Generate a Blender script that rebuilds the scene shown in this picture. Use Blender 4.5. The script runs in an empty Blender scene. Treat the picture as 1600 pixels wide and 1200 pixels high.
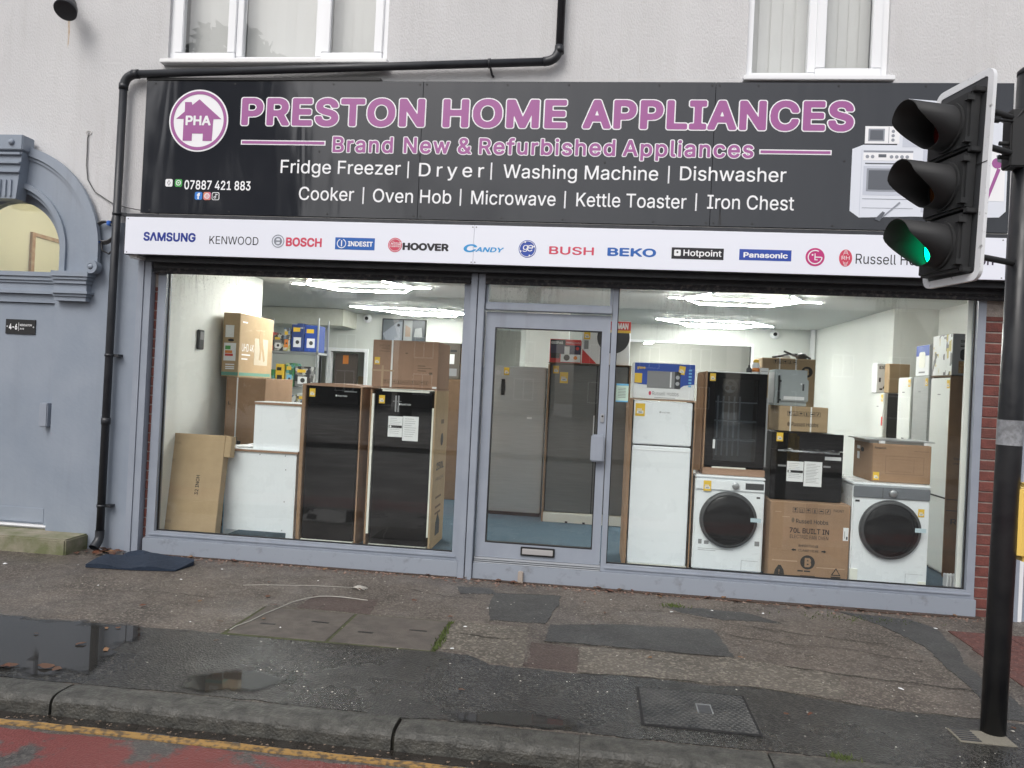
import bpy, bmesh, math, random
import numpy as np
from mathutils import Matrix, Vector
random.seed(7)
rad = math.radians
C = bpy.context.scene.collection
scene = bpy.context.scene

# ------------------------------------------------------------------ camera, sky, sun, exposure
cam_data = bpy.data.cameras.new('camera')
cam_data.sensor_fit = 'HORIZONTAL'; cam_data.sensor_width = 36.0
cam_data.lens = 36.0 * 1180.0 / 1600.0
cam_data.clip_end = 500
cam = bpy.data.objects.new('camera', cam_data); C.objects.link(cam)
cam.matrix_world = Matrix(((0.99264, -0.04754, 0.11134, 0.0),
                           (0.11094, -0.01081, -0.99377, -6.4),
                           (0.04845, 0.99881, -0.00545, 1.64),
                           (0, 0, 0, 1)))
scene.camera = cam
SUN_EL, SUN_ROT = rad(48), rad(200)
world = bpy.data.worlds.new('World'); scene.world = world; world.use_nodes = True
wn = world.node_tree; wn.nodes.clear()
sky = wn.nodes.new('ShaderNodeTexSky'); sky.sky_type = 'NISHITA'; sky.sun_disc = False
sky.sun_elevation = SUN_EL; sky.sun_rotation = SUN_ROT; sky.air_density = 1.0; sky.dust_density = 4.0; sky.ozone_density = 1.0
hs = wn.nodes.new('ShaderNodeHueSaturation'); hs.inputs['Saturation'].default_value = 0.36
bg = wn.nodes.new('ShaderNodeBackground'); bg.inputs['Strength'].default_value = 0.14
wo = wn.nodes.new('ShaderNodeOutputWorld')
wn.links.new(sky.outputs[0], hs.inputs['Color']); wn.links.new(hs.outputs[0], bg.inputs[0]); wn.links.new(bg.outputs[0], wo.inputs[0])
sl = bpy.data.lights.new('sun', 'SUN'); sl.energy = 0.8; sl.angle = rad(35); sl.color = (1, .985, .96)
sun = bpy.data.objects.new('sun', sl); C.objects.link(sun)
sun.rotation_euler = (rad(90) - SUN_EL, 0, rad(-22))
scene.view_settings.view_transform = 'Standard'; scene.view_settings.look = 'None'
scene.view_settings.gamma = 1.0; scene.view_settings.use_curve_mapping = False
scene.view_settings.exposure = 0.33

# ------------------------------------------------------------------ materials
def srgb(r, g, b):
    f = lambda v: (v/255/12.92) if v/255 <= .04045 else ((v/255+.055)/1.055)**2.4
    return (f(r), f(g), f(b))
MATS = {}
def new_mat(name):
    m = bpy.data.materials.new(name); m.use_nodes = True
    nt = m.node_tree; b = nt.nodes['Principled BSDF']
    return m, nt, b
def pm(name, col, col2=None, scale=6.0, detail=4.0, rough=.5, rough2=None, bump=0.0, bscale=80.0, metal=0.0, spec=.5, emit=None, estr=0.0, contrast=(.35, .65), stretch=(1, 1, 1), coat=0.0, grime=None):
    if name in MATS: return MATS[name]
    m, nt, b = new_mat(name); N = nt.nodes; L = nt.links
    b.inputs['Base Color'].default_value = (*col, 1); b.inputs['Roughness'].default_value = rough
    b.inputs['Metallic'].default_value = metal; b.inputs['Specular IOR Level'].default_value = spec
    if coat: b.inputs['Coat Weight'].default_value = coat; b.inputs['Coat Roughness'].default_value = .03
    if emit: b.inputs['Emission Color'].default_value = (*emit, 1); b.inputs['Emission Strength'].default_value = estr
    if col2 or bump or rough2 is not None:
        tc = N.new('ShaderNodeTexCoord'); mp = N.new('ShaderNodeMapping'); mp.inputs['Scale'].default_value = stretch
        L.new(tc.outputs['Object'], mp.inputs[0])
    if col2 or rough2 is not None:
        no = N.new('ShaderNodeTexNoise'); no.inputs['Scale'].default_value = scale; no.inputs['Detail'].default_value = detail; no.inputs['Roughness'].default_value = .62
        L.new(mp.outputs[0], no.inputs[0])
        mr = N.new('ShaderNodeMapRange'); mr.inputs[1].default_value = contrast[0]; mr.inputs[2].default_value = contrast[1]
        L.new(no.outputs[0], mr.inputs[0])
        if col2:
            mx = N.new('ShaderNodeMix'); mx.data_type = 'RGBA'; mx.inputs[6].default_value = (*col, 1); mx.inputs[7].default_value = (*col2, 1)
            L.new(mr.outputs[0], mx.inputs[0]); L.new(mx.outputs[2], b.inputs['Base Color'])
        if rough2 is not None:
            r2 = N.new('ShaderNodeMapRange'); r2.inputs[3].default_value = rough; r2.inputs[4].default_value = rough2
            L.new(mr.outputs[0], r2.inputs[0]); L.new(r2.outputs[0], b.inputs['Roughness'])
    if grime:   # long vertical weather streaks and smudges: (colour, amount)
        gm = N.new('ShaderNodeMapping'); gm.inputs['Scale'].default_value = (9, 9, .55); L.new(tc.outputs['Object'], gm.inputs[0])
        gn = N.new('ShaderNodeTexNoise'); gn.inputs['Scale'].default_value = 1.0; gn.inputs['Detail'].default_value = 7; gn.inputs['Roughness'].default_value = .65; L.new(gm.outputs[0], gn.inputs[0])
        g2 = N.new('ShaderNodeTexNoise'); g2.inputs['Scale'].default_value = .8; g2.inputs['Detail'].default_value = 4; L.new(tc.outputs['Object'], g2.inputs[0])
        ga = N.new('ShaderNodeMapRange'); ga.inputs[1].default_value = .5; ga.inputs[2].default_value = .78; L.new(gn.outputs[0], ga.inputs[0])
        gb = N.new('ShaderNodeMapRange'); gb.inputs[1].default_value = .4; gb.inputs[2].default_value = .65; gb.inputs[4].default_value = grime[1]; L.new(g2.outputs[0], gb.inputs[0])
        gc = N.new('ShaderNodeMath'); gc.operation = 'MULTIPLY'; L.new(ga.outputs[0], gc.inputs[0]); L.new(gb.outputs[0], gc.inputs[1])
        gx = N.new('ShaderNodeMix'); gx.data_type = 'RGBA'; gx.inputs[7].default_value = (*grime[0], 1); L.new(gc.outputs[0], gx.inputs[0]); L.new(mx.outputs[2], gx.inputs[6]); L.new(gx.outputs[2], b.inputs['Base Color'])
    if bump:
        nb = N.new('ShaderNodeTexNoise'); nb.inputs['Scale'].default_value = bscale; nb.inputs['Detail'].default_value = 5
        L.new(mp.outputs[0], nb.inputs[0])
        bp = N.new('ShaderNodeBump'); bp.inputs['Strength'].default_value = bump; bp.inputs['Distance'].default_value = .01
        L.new(nb.outputs[0], bp.inputs['Height']); L.new(bp.outputs[0], b.inputs['Normal'])
    MATS[name] = m
    return m
def glass_mat(name, tint=(1, 1, 1), gain=2.0, dirt=0.0, rough=0.0):
    m, nt, b = new_mat(name); N = nt.nodes; L = nt.links; N.remove(b)
    out = N['Material Output']
    tr = N.new('ShaderNodeBsdfTransparent'); tr.inputs[0].default_value = (*tint, 1)
    gl = N.new('ShaderNodeBsdfGlossy'); gl.inputs['Roughness'].default_value = rough
    fr = N.new('ShaderNodeFresnel'); fr.inputs[0].default_value = 1.5
    ge = N.new('ShaderNodeNewGeometry')
    inv = N.new('ShaderNodeMath'); inv.operation = 'SUBTRACT'; inv.inputs[0].default_value = 1; L.new(ge.outputs['Backfacing'], inv.inputs[1])
    mu = N.new('ShaderNodeMath'); mu.operation = 'MULTIPLY'; mu.inputs[1].default_value = gain; L.new(fr.outputs[0], mu.inputs[0])
    m2 = N.new('ShaderNodeMath'); m2.operation = 'MULTIPLY'; m2.use_clamp = True; L.new(mu.outputs[0], m2.inputs[0]); L.new(inv.outputs[0], m2.inputs[1])
    mix = N.new('ShaderNodeMixShader'); L.new(m2.outputs[0], mix.inputs[0]); L.new(tr.outputs[0], mix.inputs[1]); L.new(gl.outputs[0], mix.inputs[2])
    if dirt:
        tc = N.new('ShaderNodeTexCoord'); mp = N.new('ShaderNodeMapping'); mp.inputs['Scale'].default_value = (26, 1, 2.2)
        L.new(tc.outputs['Object'], mp.inputs[0])
        n1 = N.new('ShaderNodeTexNoise'); n1.inputs['Scale'].default_value = 1.6; n1.inputs['Detail'].default_value = 7; L.new(mp.outputs[0], n1.inputs[0])
        n2 = N.new('ShaderNodeTexNoise'); n2.inputs['Scale'].default_value = .9; n2.inputs['Detail'].default_value = 2; L.new(tc.outputs['Object'], n2.inputs[0])
        n3 = N.new('ShaderNodeTexNoise'); n3.inputs['Scale'].default_value = 70; n3.inputs['Detail'].default_value = 2; L.new(tc.outputs['Object'], n3.inputs[0])
        a = N.new('ShaderNodeMapRange'); a.inputs[1].default_value = .52; a.inputs[2].default_value = .75; L.new(n1.outputs[0], a.inputs[0])
        c = N.new('ShaderNodeMapRange'); c.inputs[1].default_value = .48; c.inputs[2].default_value = .68; L.new(n2.outputs[0], c.inputs[0])
        d = N.new('ShaderNodeMapRange'); d.inputs[1].default_value = .62; d.inputs[2].default_value = .68; L.new(n3.outputs[0], d.inputs[0])
        s = N.new('ShaderNodeMath'); s.operation = 'ADD'; L.new(a.outputs[0], s.inputs[0]); L.new(d.outputs[0], s.inputs[1])
        p0 = N.new('ShaderNodeMath'); p0.operation = 'MULTIPLY'; L.new(s.outputs[0], p0.inputs[0]); L.new(c.outputs[0], p0.inputs[1])
        sx = N.new('ShaderNodeSeparateXYZ'); L.new(tc.outputs['Object'], sx.inputs[0])
        zz = N.new('ShaderNodeMapRange'); zz.inputs[1].default_value = 1.75; zz.inputs[2].default_value = 2.5; zz.inputs[3].default_value = .05; L.new(sx.outputs['Z'], zz.inputs[0])
        p = N.new('ShaderNodeMath'); p.operation = 'MULTIPLY'; L.new(p0.outputs[0], p.inputs[0]); L.new(zz.outputs[0], p.inputs[1])
        q = N.new('ShaderNodeMath'); q.operation = 'MULTIPLY_ADD'; q.inputs[1].default_value = dirt; q.inputs[2].default_value = .004; L.new(p.outputs[0], q.inputs[0])
        df = N.new('ShaderNodeBsdfDiffuse'); df.inputs[0].default_value = (.8, .8, .78, 1)
        mx = N.new('ShaderNodeMixShader'); L.new(q.outputs[0], mx.inputs[0]); L.new(mix.outputs[0], mx.inputs[1]); L.new(df.outputs[0], mx.inputs[2])
        mix = mx
    L.new(mix.outputs[0], out.inputs[0])
    return m

M_RENDER = pm('wall_render', (.56, .555, .56), (.64, .635, .64), scale=1.1, detail=9, rough=.9, bump=.75, bscale=95, stretch=(1, 1, .45), contrast=(.32, .68), grime=((.38, .365, .34), .38))
M_PAINT = pm('grey_blue_paint', (.245, .285, .345), (.285, .322, .38), scale=2.2, detail=8, rough=.42, rough2=.6, bump=.14, bscale=35, grime=((.16, .165, .17), .4))
M_FRAME = pm('grey_blue_frame', (.27, .30, .355), (.30, .33, .385), scale=4, rough=.38, rough2=.5, bump=.05, bscale=90, grime=((.15, .15, .155), .5))
M_KICK = pm('grey_blue_kick_panel', (.285, .315, .365), (.2, .215, .235), scale=11, detail=8, rough=.42, rough2=.6, bump=.06, bscale=80, contrast=(.56, .74))
M_BRICK = pm('brick', (.19, .06, .048), (.12, .042, .036), scale=14, rough=.85, bump=.5, bscale=70)
M_BRICK2 = pm('brick_dark', (.12, .045, .038), (.17, .062, .05), scale=14, rough=.85, bump=.5, bscale=70)
M_MORTAR = pm('mortar', (.34, .3, .27), (.25, .22, .2), scale=20, rough=.95, bump=.5)
M_UPVC = pm('white_upvc', (.82, .83, .85), rough=.3)
M_UPVCD = pm('dirty_white_sill', (.8, .8, .8), (.6, .57, .53), scale=7, rough=.4, contrast=(.6, .8))
M_BLACKPL = pm('black_plastic_pipe', (.018, .02, .025), (.03, .032, .037), scale=5, rough=.32, rough2=.5)
M_SHUT = pm('shutter_box_black', (.022, .024, .03), (.04, .042, .048), scale=8, rough=.45, bump=.1)
M_SHUTDIRT = pm('shutter_slat_grimy', (.03, .03, .034), (.11, .1, .095), scale=28, rough=.8, bump=.4, contrast=(.5, .7))
M_WHITEP = pm('white_sign_panel', (.80, .82, .90), rough=.3)
M_SIGN = None
M_PINK = pm('pink_print', srgb(158, 88, 148), rough=.4)
M_WPRINT = pm('white_print', (.85, .85, .87), rough=.4)
M_BPRINT = pm('black_print', (.02, .02, .022), rough=.5)
M_GLASS = glass_mat('shop_glass', (.985, 1.0, .99), 1.9, dirt=.25)
M_GLASSU = glass_mat('window_glass', (.98, .985, .985), 1.8)
M_GLASSD = glass_mat('fanlight_glass', (.97, .97, .93), 2.0)
M_BLIND = pm('blind_fabric', (.66, .66, .64), rough=.8, bump=.1, bscale=200)
M_CONC = pm('step_concrete', (.30, .27, .21), (.15, .16, .08), scale=5, rough=.9, bump=.6, bscale=60)
M_WALLIN = pm('shop_wall_paint', (.82, .835, .80), (.79, .805, .77), scale=2, rough=.7)
M_CEIL = pm('shop_ceiling_paint', (.62, .63, .61), rough=.8)
M_CARPET = pm('blue_carpet', (.035, .072, .105), (.06, .105, .145), scale=60, rough=.95, bump=.4, bscale=300)
M_TUBE = pm('led_tube', (1, 1, 1), emit=(1, .99, .95), estr=210.0)
M_TUBER = pm('led_tube_rear', (1, 1, 1), emit=(1, .99, .95), estr=95.0)
M_CARD = pm('brown_cardboard', (.345, .215, .13), (.30, .185, .11), scale=5, rough=.85, bump=.15, bscale=40)
M_CARDT = pm('tan_cardboard', (.44, .32, .19), (.39, .28, .165), scale=5, rough=.85, bump=.15, bscale=40)
M_CARDP = pm('pinkish_cardboard', (.36, .225, .155), (.32, .2, .135), scale=5, rough=.85, bump=.15, bscale=40)
M_CARDD = pm('dark_cardboard', (.19, .115, .065), (.15, .09, .05), scale=5, rough=.85, bump=.15, bscale=40)
M_TAPE = pm('clear_tape', (.46, .33, .22), rough=.25)
M_STRAP = pm('white_strap', (.8, .8, .78), rough=.5)
M_APPW = pm('white_enamel', (.84, .87, .90), rough=.25, rough2=.32, scale=3)
M_APPWD = pm('white_enamel_warm', (.78, .8, .77), rough=.3)
M_GLOSSK = pm('black_glass', (.006, .006, .007), rough=.04, spec=.2)
M_BLACK = pm('matt_black', (.012, .012, .013), rough=.6)
M_STEEL = pm('brushed_steel', (.50, .51, .51), (.44, .45, .45), scale=3, rough=.35, metal=.35, stretch=(1, 1, 30))
M_STEELD = pm('dark_steel', (.20, .20, .195), (.17, .17, .165), scale=3, rough=.32, metal=.35, stretch=(1, 1, 30))
M_ALU = pm('aluminium', (.55, .56, .58), rough=.35, metal=.9)
M_TAG = pm('yellow_price_tag', (.80, .52, .05), rough=.5)
M_PAPER = pm('white_paper', (.80, .81, .82), rough=.7)
M_GREYTX = pm('grey_print', (.25, .25, .26), rough=.6)
M_POLY = pm('polystyrene', (.82, .82, .74), rough=.8, bump=.2, bscale=120)
M_DKGREY = pm('dark_grey_plastic', (.05, .052, .056), rough=.45)
M_BLUE = pm('blue_print', (.03, .08, .38), rough=.4)
M_LBLUE = pm('light_blue_print', (.18, .48, .75), rough=.4)
M_RED = pm('red_print', (.62, .05, .045), rough=.4)
M_ORANGE = pm('orange_print', (.75, .25, .05), rough=.4)
M_GREEN = pm('green_print', (.08, .36, .09), rough=.4)
def busy(name, cols, scale=14, stretch=(1, 1, 1)):
    m, nt, b = new_mat(name); N = nt.nodes; L = nt.links
    tc = N.new('ShaderNodeTexCoord'); mp = N.new('ShaderNodeMapping'); mp.inputs['Scale'].default_value = stretch; L.new(tc.outputs['Object'], mp.inputs[0])
    n = N.new('ShaderNodeTexVoronoi'); n.distance = 'CHEBYCHEV'; n.inputs['Scale'].default_value = scale; L.new(mp.outputs[0], n.inputs[0])
    se = N.new('ShaderNodeSeparateColor'); L.new(n.outputs['Color'], se.inputs[0])
    cr = N.new('ShaderNodeValToRGB'); cr.color_ramp.interpolation = 'CONSTANT'; e_ = cr.color_ramp.elements
    while len(e_) < len(cols): e_.new(.5)
    for i, c in enumerate(cols): e_[i].position = i/len(cols); e_[i].color = (*c, 1)
    L.new(se.outputs[0], cr.inputs[0]); L.new(cr.outputs[0], b.inputs['Base Color']); b.inputs['Roughness'].default_value = .45
    return m
B1 = busy('box_art_red', [(.4, .04, .03), (.12, .05, .03), (.5, .45, .4), (.03, .03, .035), (.3, .12, .05)], 16); B2 = busy('box_art_dark', [(.03, .03, .04), (.2, .2, .2), (.5, .5, .48), (.06, .05, .05)], 18); B3 = busy('box_art_blue', [(.03, .06, .22), (.025, .05, .18), (.03, .06, .22), (.5, .5, .5)], 9); B4 = busy('box_art_green', [(.06, .25, .09), (.4, .45, .3), (.05, .15, .08), (.1, .3, .3)], 18); B5 = busy('box_art_pale', [(.55, .56, .55), (.6, .6, .58), (.1, .1, .11), (.5, .45, .2), (.2, .28, .4)], 20)
M_WOOD = pm('wood_edge', (.33, .2, .13), rough=.5)

# dark glossy composite sign board with slightly wavy sheen
def sign_mat():
    m, nt, b = new_mat('sign_board'); N = nt.nodes; L = nt.links
    b.inputs['Base Color'].default_value = (.02, .022, .028, 1); b.inputs['Roughness'].default_value = .1
    b.inputs['Specular IOR Level'].default_value = .66
    tc = N.new('ShaderNodeTexCoord'); mp = N.new('ShaderNodeMapping'); mp.inputs['Scale'].default_value = (2.4, 1, .55); L.new(tc.outputs['Object'], mp.inputs[0])
    n = N.new('ShaderNodeTexNoise'); n.inputs['Scale'].default_value = 1.6; n.inputs['Detail'].default_value = 1.5; n.inputs['Distortion'].default_value = .8; L.new(mp.outputs[0], n.inputs[0])
    bp = N.new('ShaderNodeBump'); bp.inputs['Strength'].default_value = .35; bp.inputs['Distance'].default_value = .012
    L.new(n.outputs[0], bp.inputs['Height']); L.new(bp.outputs[0], b.inputs['Normal'])
    return m
M_SIGN = sign_mat()

# ------------------------------------------------------------------ geometry helpers
def link(name, me, mat, parent=None, smooth=False):
    o = bpy.data.objects.new(name, me); C.objects.link(o)
    if mat is not None:
        me.materials.clear(); me.materials.append(mat)
    if smooth:
        for p in me.polygons: p.use_smooth = True
    if parent is not None: o.parent = parent
    return o
def mesh(name, v, f, mat, parent=None, smooth=False):
    me = bpy.data.meshes.new(name); me.from_pydata(v, [], f); me.update()
    return link(name, me, mat, parent, smooth)
def from_bm(name, bm, mat, parent=None, smooth=False):
    me = bpy.data.meshes.new(name); bm.normal_update(); bm.to_mesh(me); bm.free()
    return link(name, me, mat, parent, smooth)
def bm_box(bm, x0, x1, y0, y1, z0, z1):
    vs = [bm.verts.new(p) for p in ((x0,y0,z0),(x1,y0,z0),(x1,y1,z0),(x0,y1,z0),(x0,y0,z1),(x1,y0,z1),(x1,y1,z1),(x0,y1,z1))]
    for q in ((0,3,2,1),(4,5,6,7),(0,1,5,4),(1,2,6,5),(2,3,7,6),(3,0,4,7)): bm.faces.new([vs[i] for i in q])
def box(name, x0, x1, y0, y1, z0, z1, mat, parent=None, bev=0.0, seg=2):
    bm = bmesh.new(); bm_box(bm, x0, x1, y0, y1, z0, z1)
    if bev: bmesh.ops.bevel(bm, geom=bm.edges[:], offset=bev, segments=seg, affect='EDGES')
    return from_bm(name, bm, mat, parent)
def boxes(name, lst, mat, parent=None):
    bm = bmesh.new()
    for b in lst: bm_box(bm, *b)
    return from_bm(name, bm, mat, parent)
def sweep(name, pts, r, mat, parent=None, n=10, caps=True, smooth=True):
    pts = [Vector(p) for p in pts]; rr = r if isinstance(r, (list, tuple)) else [r]*len(pts)
    V = []; F = []; prev = None
    for i, p in enumerate(pts):
        if i == 0: t = pts[1]-p
        elif i == len(pts)-1: t = p-pts[i-1]
        else: t = (pts[i+1]-p).normalized()+(p-pts[i-1]).normalized()
        t.normalize()
        if prev is None:
            a = Vector((0, 0, 1)) if abs(t.z) < .9 else Vector((1, 0, 0)); u = t.cross(a).normalized()
        else:
            u = (prev - t*prev.dot(t)).normalized()
        prev = u; w = t.cross(u)
        for k in range(n):
            an = 2*math.pi*k/n; V.append(tuple(p+(u*math.cos(an)+w*math.sin(an))*rr[i]))
    for i in range(len(pts)-1):
        for k in range(n):
            F.append((i*n+k, i*n+(k+1) % n, (i+1)*n+(k+1) % n, (i+1)*n+k))
    if caps: F.append(tuple(range(n-1, -1, -1))); F.append(tuple((len(pts)-1)*n+k for k in range(n)))
    o = mesh(name, V, F, mat, parent)
    if smooth:
        for p in o.data.polygons: p.use_smooth = len(p.vertices) == 4
    return o
def lathe(name, prof, mat, parent=None, n=32, axis='Y', centre=(0, 0, 0), smooth=True):
    # prof: (radius, height along axis)
    V = []; F = []
    for r, h in prof:
        for k in range(n):
            a = 2*math.pi*k/n; c, s = r*math.cos(a), r*math.sin(a)
            q = (c, h, s) if axis == 'Y' else ((c, s, h) if axis == 'Z' else (h, c, s))
            V.append(tuple(centre[i]+q[i] for i in range(3)))
    for i in range(len(prof)-1):
        for k in range(n): F.append((i*n+k, i*n+(k+1) % n, (i+1)*n+(k+1) % n, (i+1)*n+k))
    F.append(tuple(range(n))); F.append(tuple((len(prof)-1)*n+k for k in range(n)))
    o = mesh(name, V, F, mat, parent)
    bm = bmesh.new(); bm.from_mesh(o.data); bmesh.ops.recalc_face_normals(bm, faces=bm.faces[:]); bm.to_mesh(o.data); bm.free()
    if smooth:
        for p in o.data.polygons: p.use_smooth = len(p.vertices) == 4
    return o
def prism(name, pts, y0, y1, mat, parent=None, holes=None, bev=0):
    # polygon in x,z extruded from y0 (front) to y1 (back)
    bm = bmesh.new(); fr = [bm.verts.new((x, y0, z)) for x, z in pts]; bk = [bm.verts.new((x, y1, z)) for x, z in pts]; n = len(pts)
    bm.faces.new(fr); bm.faces.new(bk[::-1])
    for i in range(n): bm.faces.new((fr[i], bk[i], bk[(i+1) % n], fr[(i+1) % n]))
    bmesh.ops.recalc_face_normals(bm, faces=bm.faces[:])
    return from_bm(name, bm, mat, parent)
def slab(name, pts, z0, z1, mat, parent=None):
    bm = bmesh.new(); a = [bm.verts.new((x, y, z1)) for x, y in pts]; b = [bm.verts.new((x, y, z0)) for x, y in pts]; n = len(pts)
    bm.faces.new(a); bm.faces.new(b[::-1])
    for i in range(n): bm.faces.new((a[i], b[i], b[(i+1) % n], a[(i+1) % n]))
    bmesh.ops.recalc_face_normals(bm, faces=bm.faces[:])
    return from_bm(name, bm, mat, parent)
def circ(cx, cz, r, n=40, rz=None, a0=0, a1=360):
    rz = rz or r
    m = n if a1-a0 >= 360 else n+1
    return [(cx+r*math.cos(rad(a0+(a1-a0)*k/n)), cz+rz*math.sin(rad(a0+(a1-a0)*k/n))) for k in range(m)]
def disc(name, cx, cz, r, y, mat, parent, rz=None, n=40, t=.001):
    return prism(name, circ(cx, cz, r, n, rz), y-t, y, mat, parent)
def ring(name, cx, cz, ri, ro, y0, y1, mat, parent, n=40, a0=0, a1=360, riz=None, roz=None):
    V = []; F = []; full = a1-a0 >= 360; m = n if full else n+1
    for k in range(m):
        a = rad(a0+(a1-a0)*k/n); c, s = math.cos(a), math.sin(a)
        riz_, roz_ = riz or ri, roz or ro
        V += [(cx+ri*c, y0, cz+riz_*s), (cx+ro*c, y0, cz+roz_*s), (cx+ro*c, y1, cz+roz_*s), (cx+ri*c, y1, cz+riz_*s)]
    for k in range(n):
        a = 4*k; b = 4*((k+1) % m)
        for i in range(4): F.append((a+i, b+i, b+(i+1) % 4, a+(i+1) % 4))
    if not full: F += [(0, 1, 2, 3), (4*n+3, 4*n+2, 4*n+1, 4*n)]
    o = mesh(name, V, F, mat, parent)
    bm = bmesh.new(); bm.from_mesh(o.data); bmesh.ops.recalc_face_normals(bm, faces=bm.faces[:]); bm.to_mesh(o.data); bm.free()
    return o
def flat(name, x0, x1, z0, z1, y, mat, parent, t=.001):
    return box(name, x0, x1, y-t, y, z0, z1, mat, parent)
CAP = None
FONT = None
try:
    FONT = bpy.data.fonts.load(bpy.utils.system_resource('DATAFILES', path='fonts')+'/Inter.woff2')
except Exception:
    FONT = None
def raw_text(body, offset=0.0, spacing=1.0, res=3):
    cu = bpy.data.curves.new('t', 'FONT'); cu.body = body; cu.size = 1.0; cu.offset = offset; cu.resolution_u = res; cu.space_character = spacing
    cu.fill_mode = 'NONE'
    if FONT: cu.font = FONT
    ob = bpy.data.objects.new('t', cu)
    me = bpy.data.meshes.new_from_object(ob)
    bpy.data.objects.remove(ob); bpy.data.curves.remove(cu)
    return me
_h = raw_text('H'); CAP = max(v.co.y for v in _h.vertices); bpy.data.meshes.remove(_h)
def contour_mesh(grid, ox, oy, px):
    # filled shape where grid > .5 (marching squares, interior cells merged along rows)
    V = []; F = []; idx = {}
    H, W = grid.shape
    def vid(x, y):
        k = (round(x, 3), round(y, 3))
        if k not in idx: idx[k] = len(V); V.append((ox+x*px, oy+y*px))
        return idx[k]
    inside = grid > .5
    for j in range(H-1):
        i = 0
        row0, row1 = inside[j], inside[j+1]
        full = row0[:-1] & row0[1:] & row1[:-1] & row1[1:]; none = ~(row0[:-1] | row0[1:] | row1[:-1] | row1[1:])
        if none.all(): continue
        while i < W-1:
            if none[i]: i += 1; continue
            if full[i]:
                k = i
                while k < W-1 and full[k]: k += 1
                F.append((vid(i, j), vid(k, j), vid(k, j+1), vid(i, j+1))); i = k; continue
            c = [(i, j), (i+1, j), (i+1, j+1), (i, j+1)]; g = [grid[q[1], q[0]] for q in c]; poly = []
            for m in range(4):
                n = (m+1) % 4
                if g[m] > .5: poly.append(vid(*c[m]))
                if (g[m] > .5) != (g[n] > .5):
                    t = (.5-g[m])/(g[n]-g[m]); poly.append(vid(c[m][0]+(c[n][0]-c[m][0])*t, c[m][1]+(c[n][1]-c[m][1])*t))
            poly = list(dict.fromkeys(poly))
            if len(poly) >= 3: F.append(tuple(poly))
            i += 1
    return V, F
SS = 3
def raster(me, px, pad):
    # outline loops (text with fill off) to a supersampled mask, non-zero winding
    co = np.empty(len(me.vertices)*3); me.vertices.foreach_get('co', co); co = co.reshape(-1, 3)[:, :2]
    ed = np.empty(len(me.edges)*2, int); me.edges.foreach_get('vertices', ed); ed = ed.reshape(-1, 2)
    # walk loops so that directions agree
    nb = {}
    for p, q in ed: nb.setdefault(p, []).append(q); nb.setdefault(q, []).append(p)
    seen = set(); f = px/SS; lo = co.min(0)-pad; W, H = (np.ceil((co.max(0)+pad-lo)/px).astype(int)+2)*SS
    acc = np.zeros((H, W+1), np.int16)
    for st in range(len(co)):
        if st in seen or st not in nb: continue
        loop = [st]; seen.add(st); prev = None; cur = st
        nx = (st+1) if (st+1) in nb[st] else nb[st][0]
        while nx != st and nx not in seen:
            loop.append(nx); seen.add(nx); prev, cur = cur, nx
            c2 = [q for q in nb[cur] if q != prev]
            if not c2: break
            nx = c2[0]
        P = (co[loop]-lo)/f
        for k in range(len(P)):
            (xa, ya), (xb, yb) = P[k], P[(k+1) % len(P)]
            if ya == yb: continue
            d = 1 if yb > ya else -1
            y0, y1 = (ya, yb) if d > 0 else (yb, ya)
            r = np.arange(int(math.ceil(y0-.5)), int(math.ceil(y1-.5)))
            if not len(r): continue
            xs = xa+(r+.5-ya)*(xb-xa)/(yb-ya)
            np.add.at(acc, (r, np.clip(np.ceil(xs-.5).astype(int), 0, W)), d)
    return (np.cumsum(acc, 1)[:, :W] != 0), lo
def grow(g, r):
    if r < .5: return g
    out = g.copy(); k = int(r)
    for dy in range(-k, k+1):
        w = int(math.sqrt(max(r*r-dy*dy, 0))); row = g.copy()
        c = 1
        while c <= w:   # horizontal dilation by doubling
            row |= np.roll(g, c, 1) | np.roll(g, -c, 1); c += 1
        out |= np.roll(row, dy, 0)
    return out
def soft(g):
    H, W = g.shape
    f = g.reshape(H//SS, SS, W//SS, SS).mean((1, 3))
    return f
def text(body, x0, x1, zb, cap, y, mat, parent, bold=0.0, spacing=1.0, shear=0.0, name='lettering', outline=None, lift=.001, side=None):
    # ink fitted between x0 and x1, baseline zb, capital height cap, on a plane facing -y; outline=(extra, material) puts a wider copy behind
    me = raw_text(body, 0.0, spacing)
    layers = [(max(bold, 0), mat, y-lift)]
    if outline: layers = [(bold+outline[0], outline[1], y), (bold, mat, y-lift)]
    big = layers[0][0]; o = None; tr = None
    px = .0125 if cap > .1 else .022
    g, lo = raster(me, px, big+3*px)
    for off, mt, yy in layers:
        V, F = contour_mesh(soft(grow(g, off*SS/px)), lo[0], lo[1], px)
        if tr is None:
            xs = [v[0] for v in V]; l0 = min(xs); tr = (l0, (x1-x0)/(max(xs)-l0))
        sz = cap/(CAP+2*big); base = -big
        V3 = []
        for vx_, vy_ in V:
            z = (vy_-base)*sz; V3.append(((vx_-tr[0])*tr[1]+x0+shear*z, yy, zb+z))
        o = mesh(name, V3, F, mt, parent)
    bpy.data.meshes.remove(me)
    return o
def empty(name, label, cat, loc=(0, 0, 0), rz=0.0, group=None):
    o = bpy.data.objects.new(name, None); C.objects.link(o); o.empty_display_size = .1
    o.location = loc; o.rotation_euler = (0, 0, rad(rz)); o['label'] = label; o['category'] = cat
    if group: o['group'] = group
    return o
def tag(o, label, cat, group=None):
    o['label'] = label; o['category'] = cat
    if group: o['group'] = group
    return o
def struct(o): o['kind'] = 'structure'; return o
def turn(o, loc, rz):
    o.location = loc; o.rotation_euler = (0, 0, rad(rz)); return o

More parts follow.
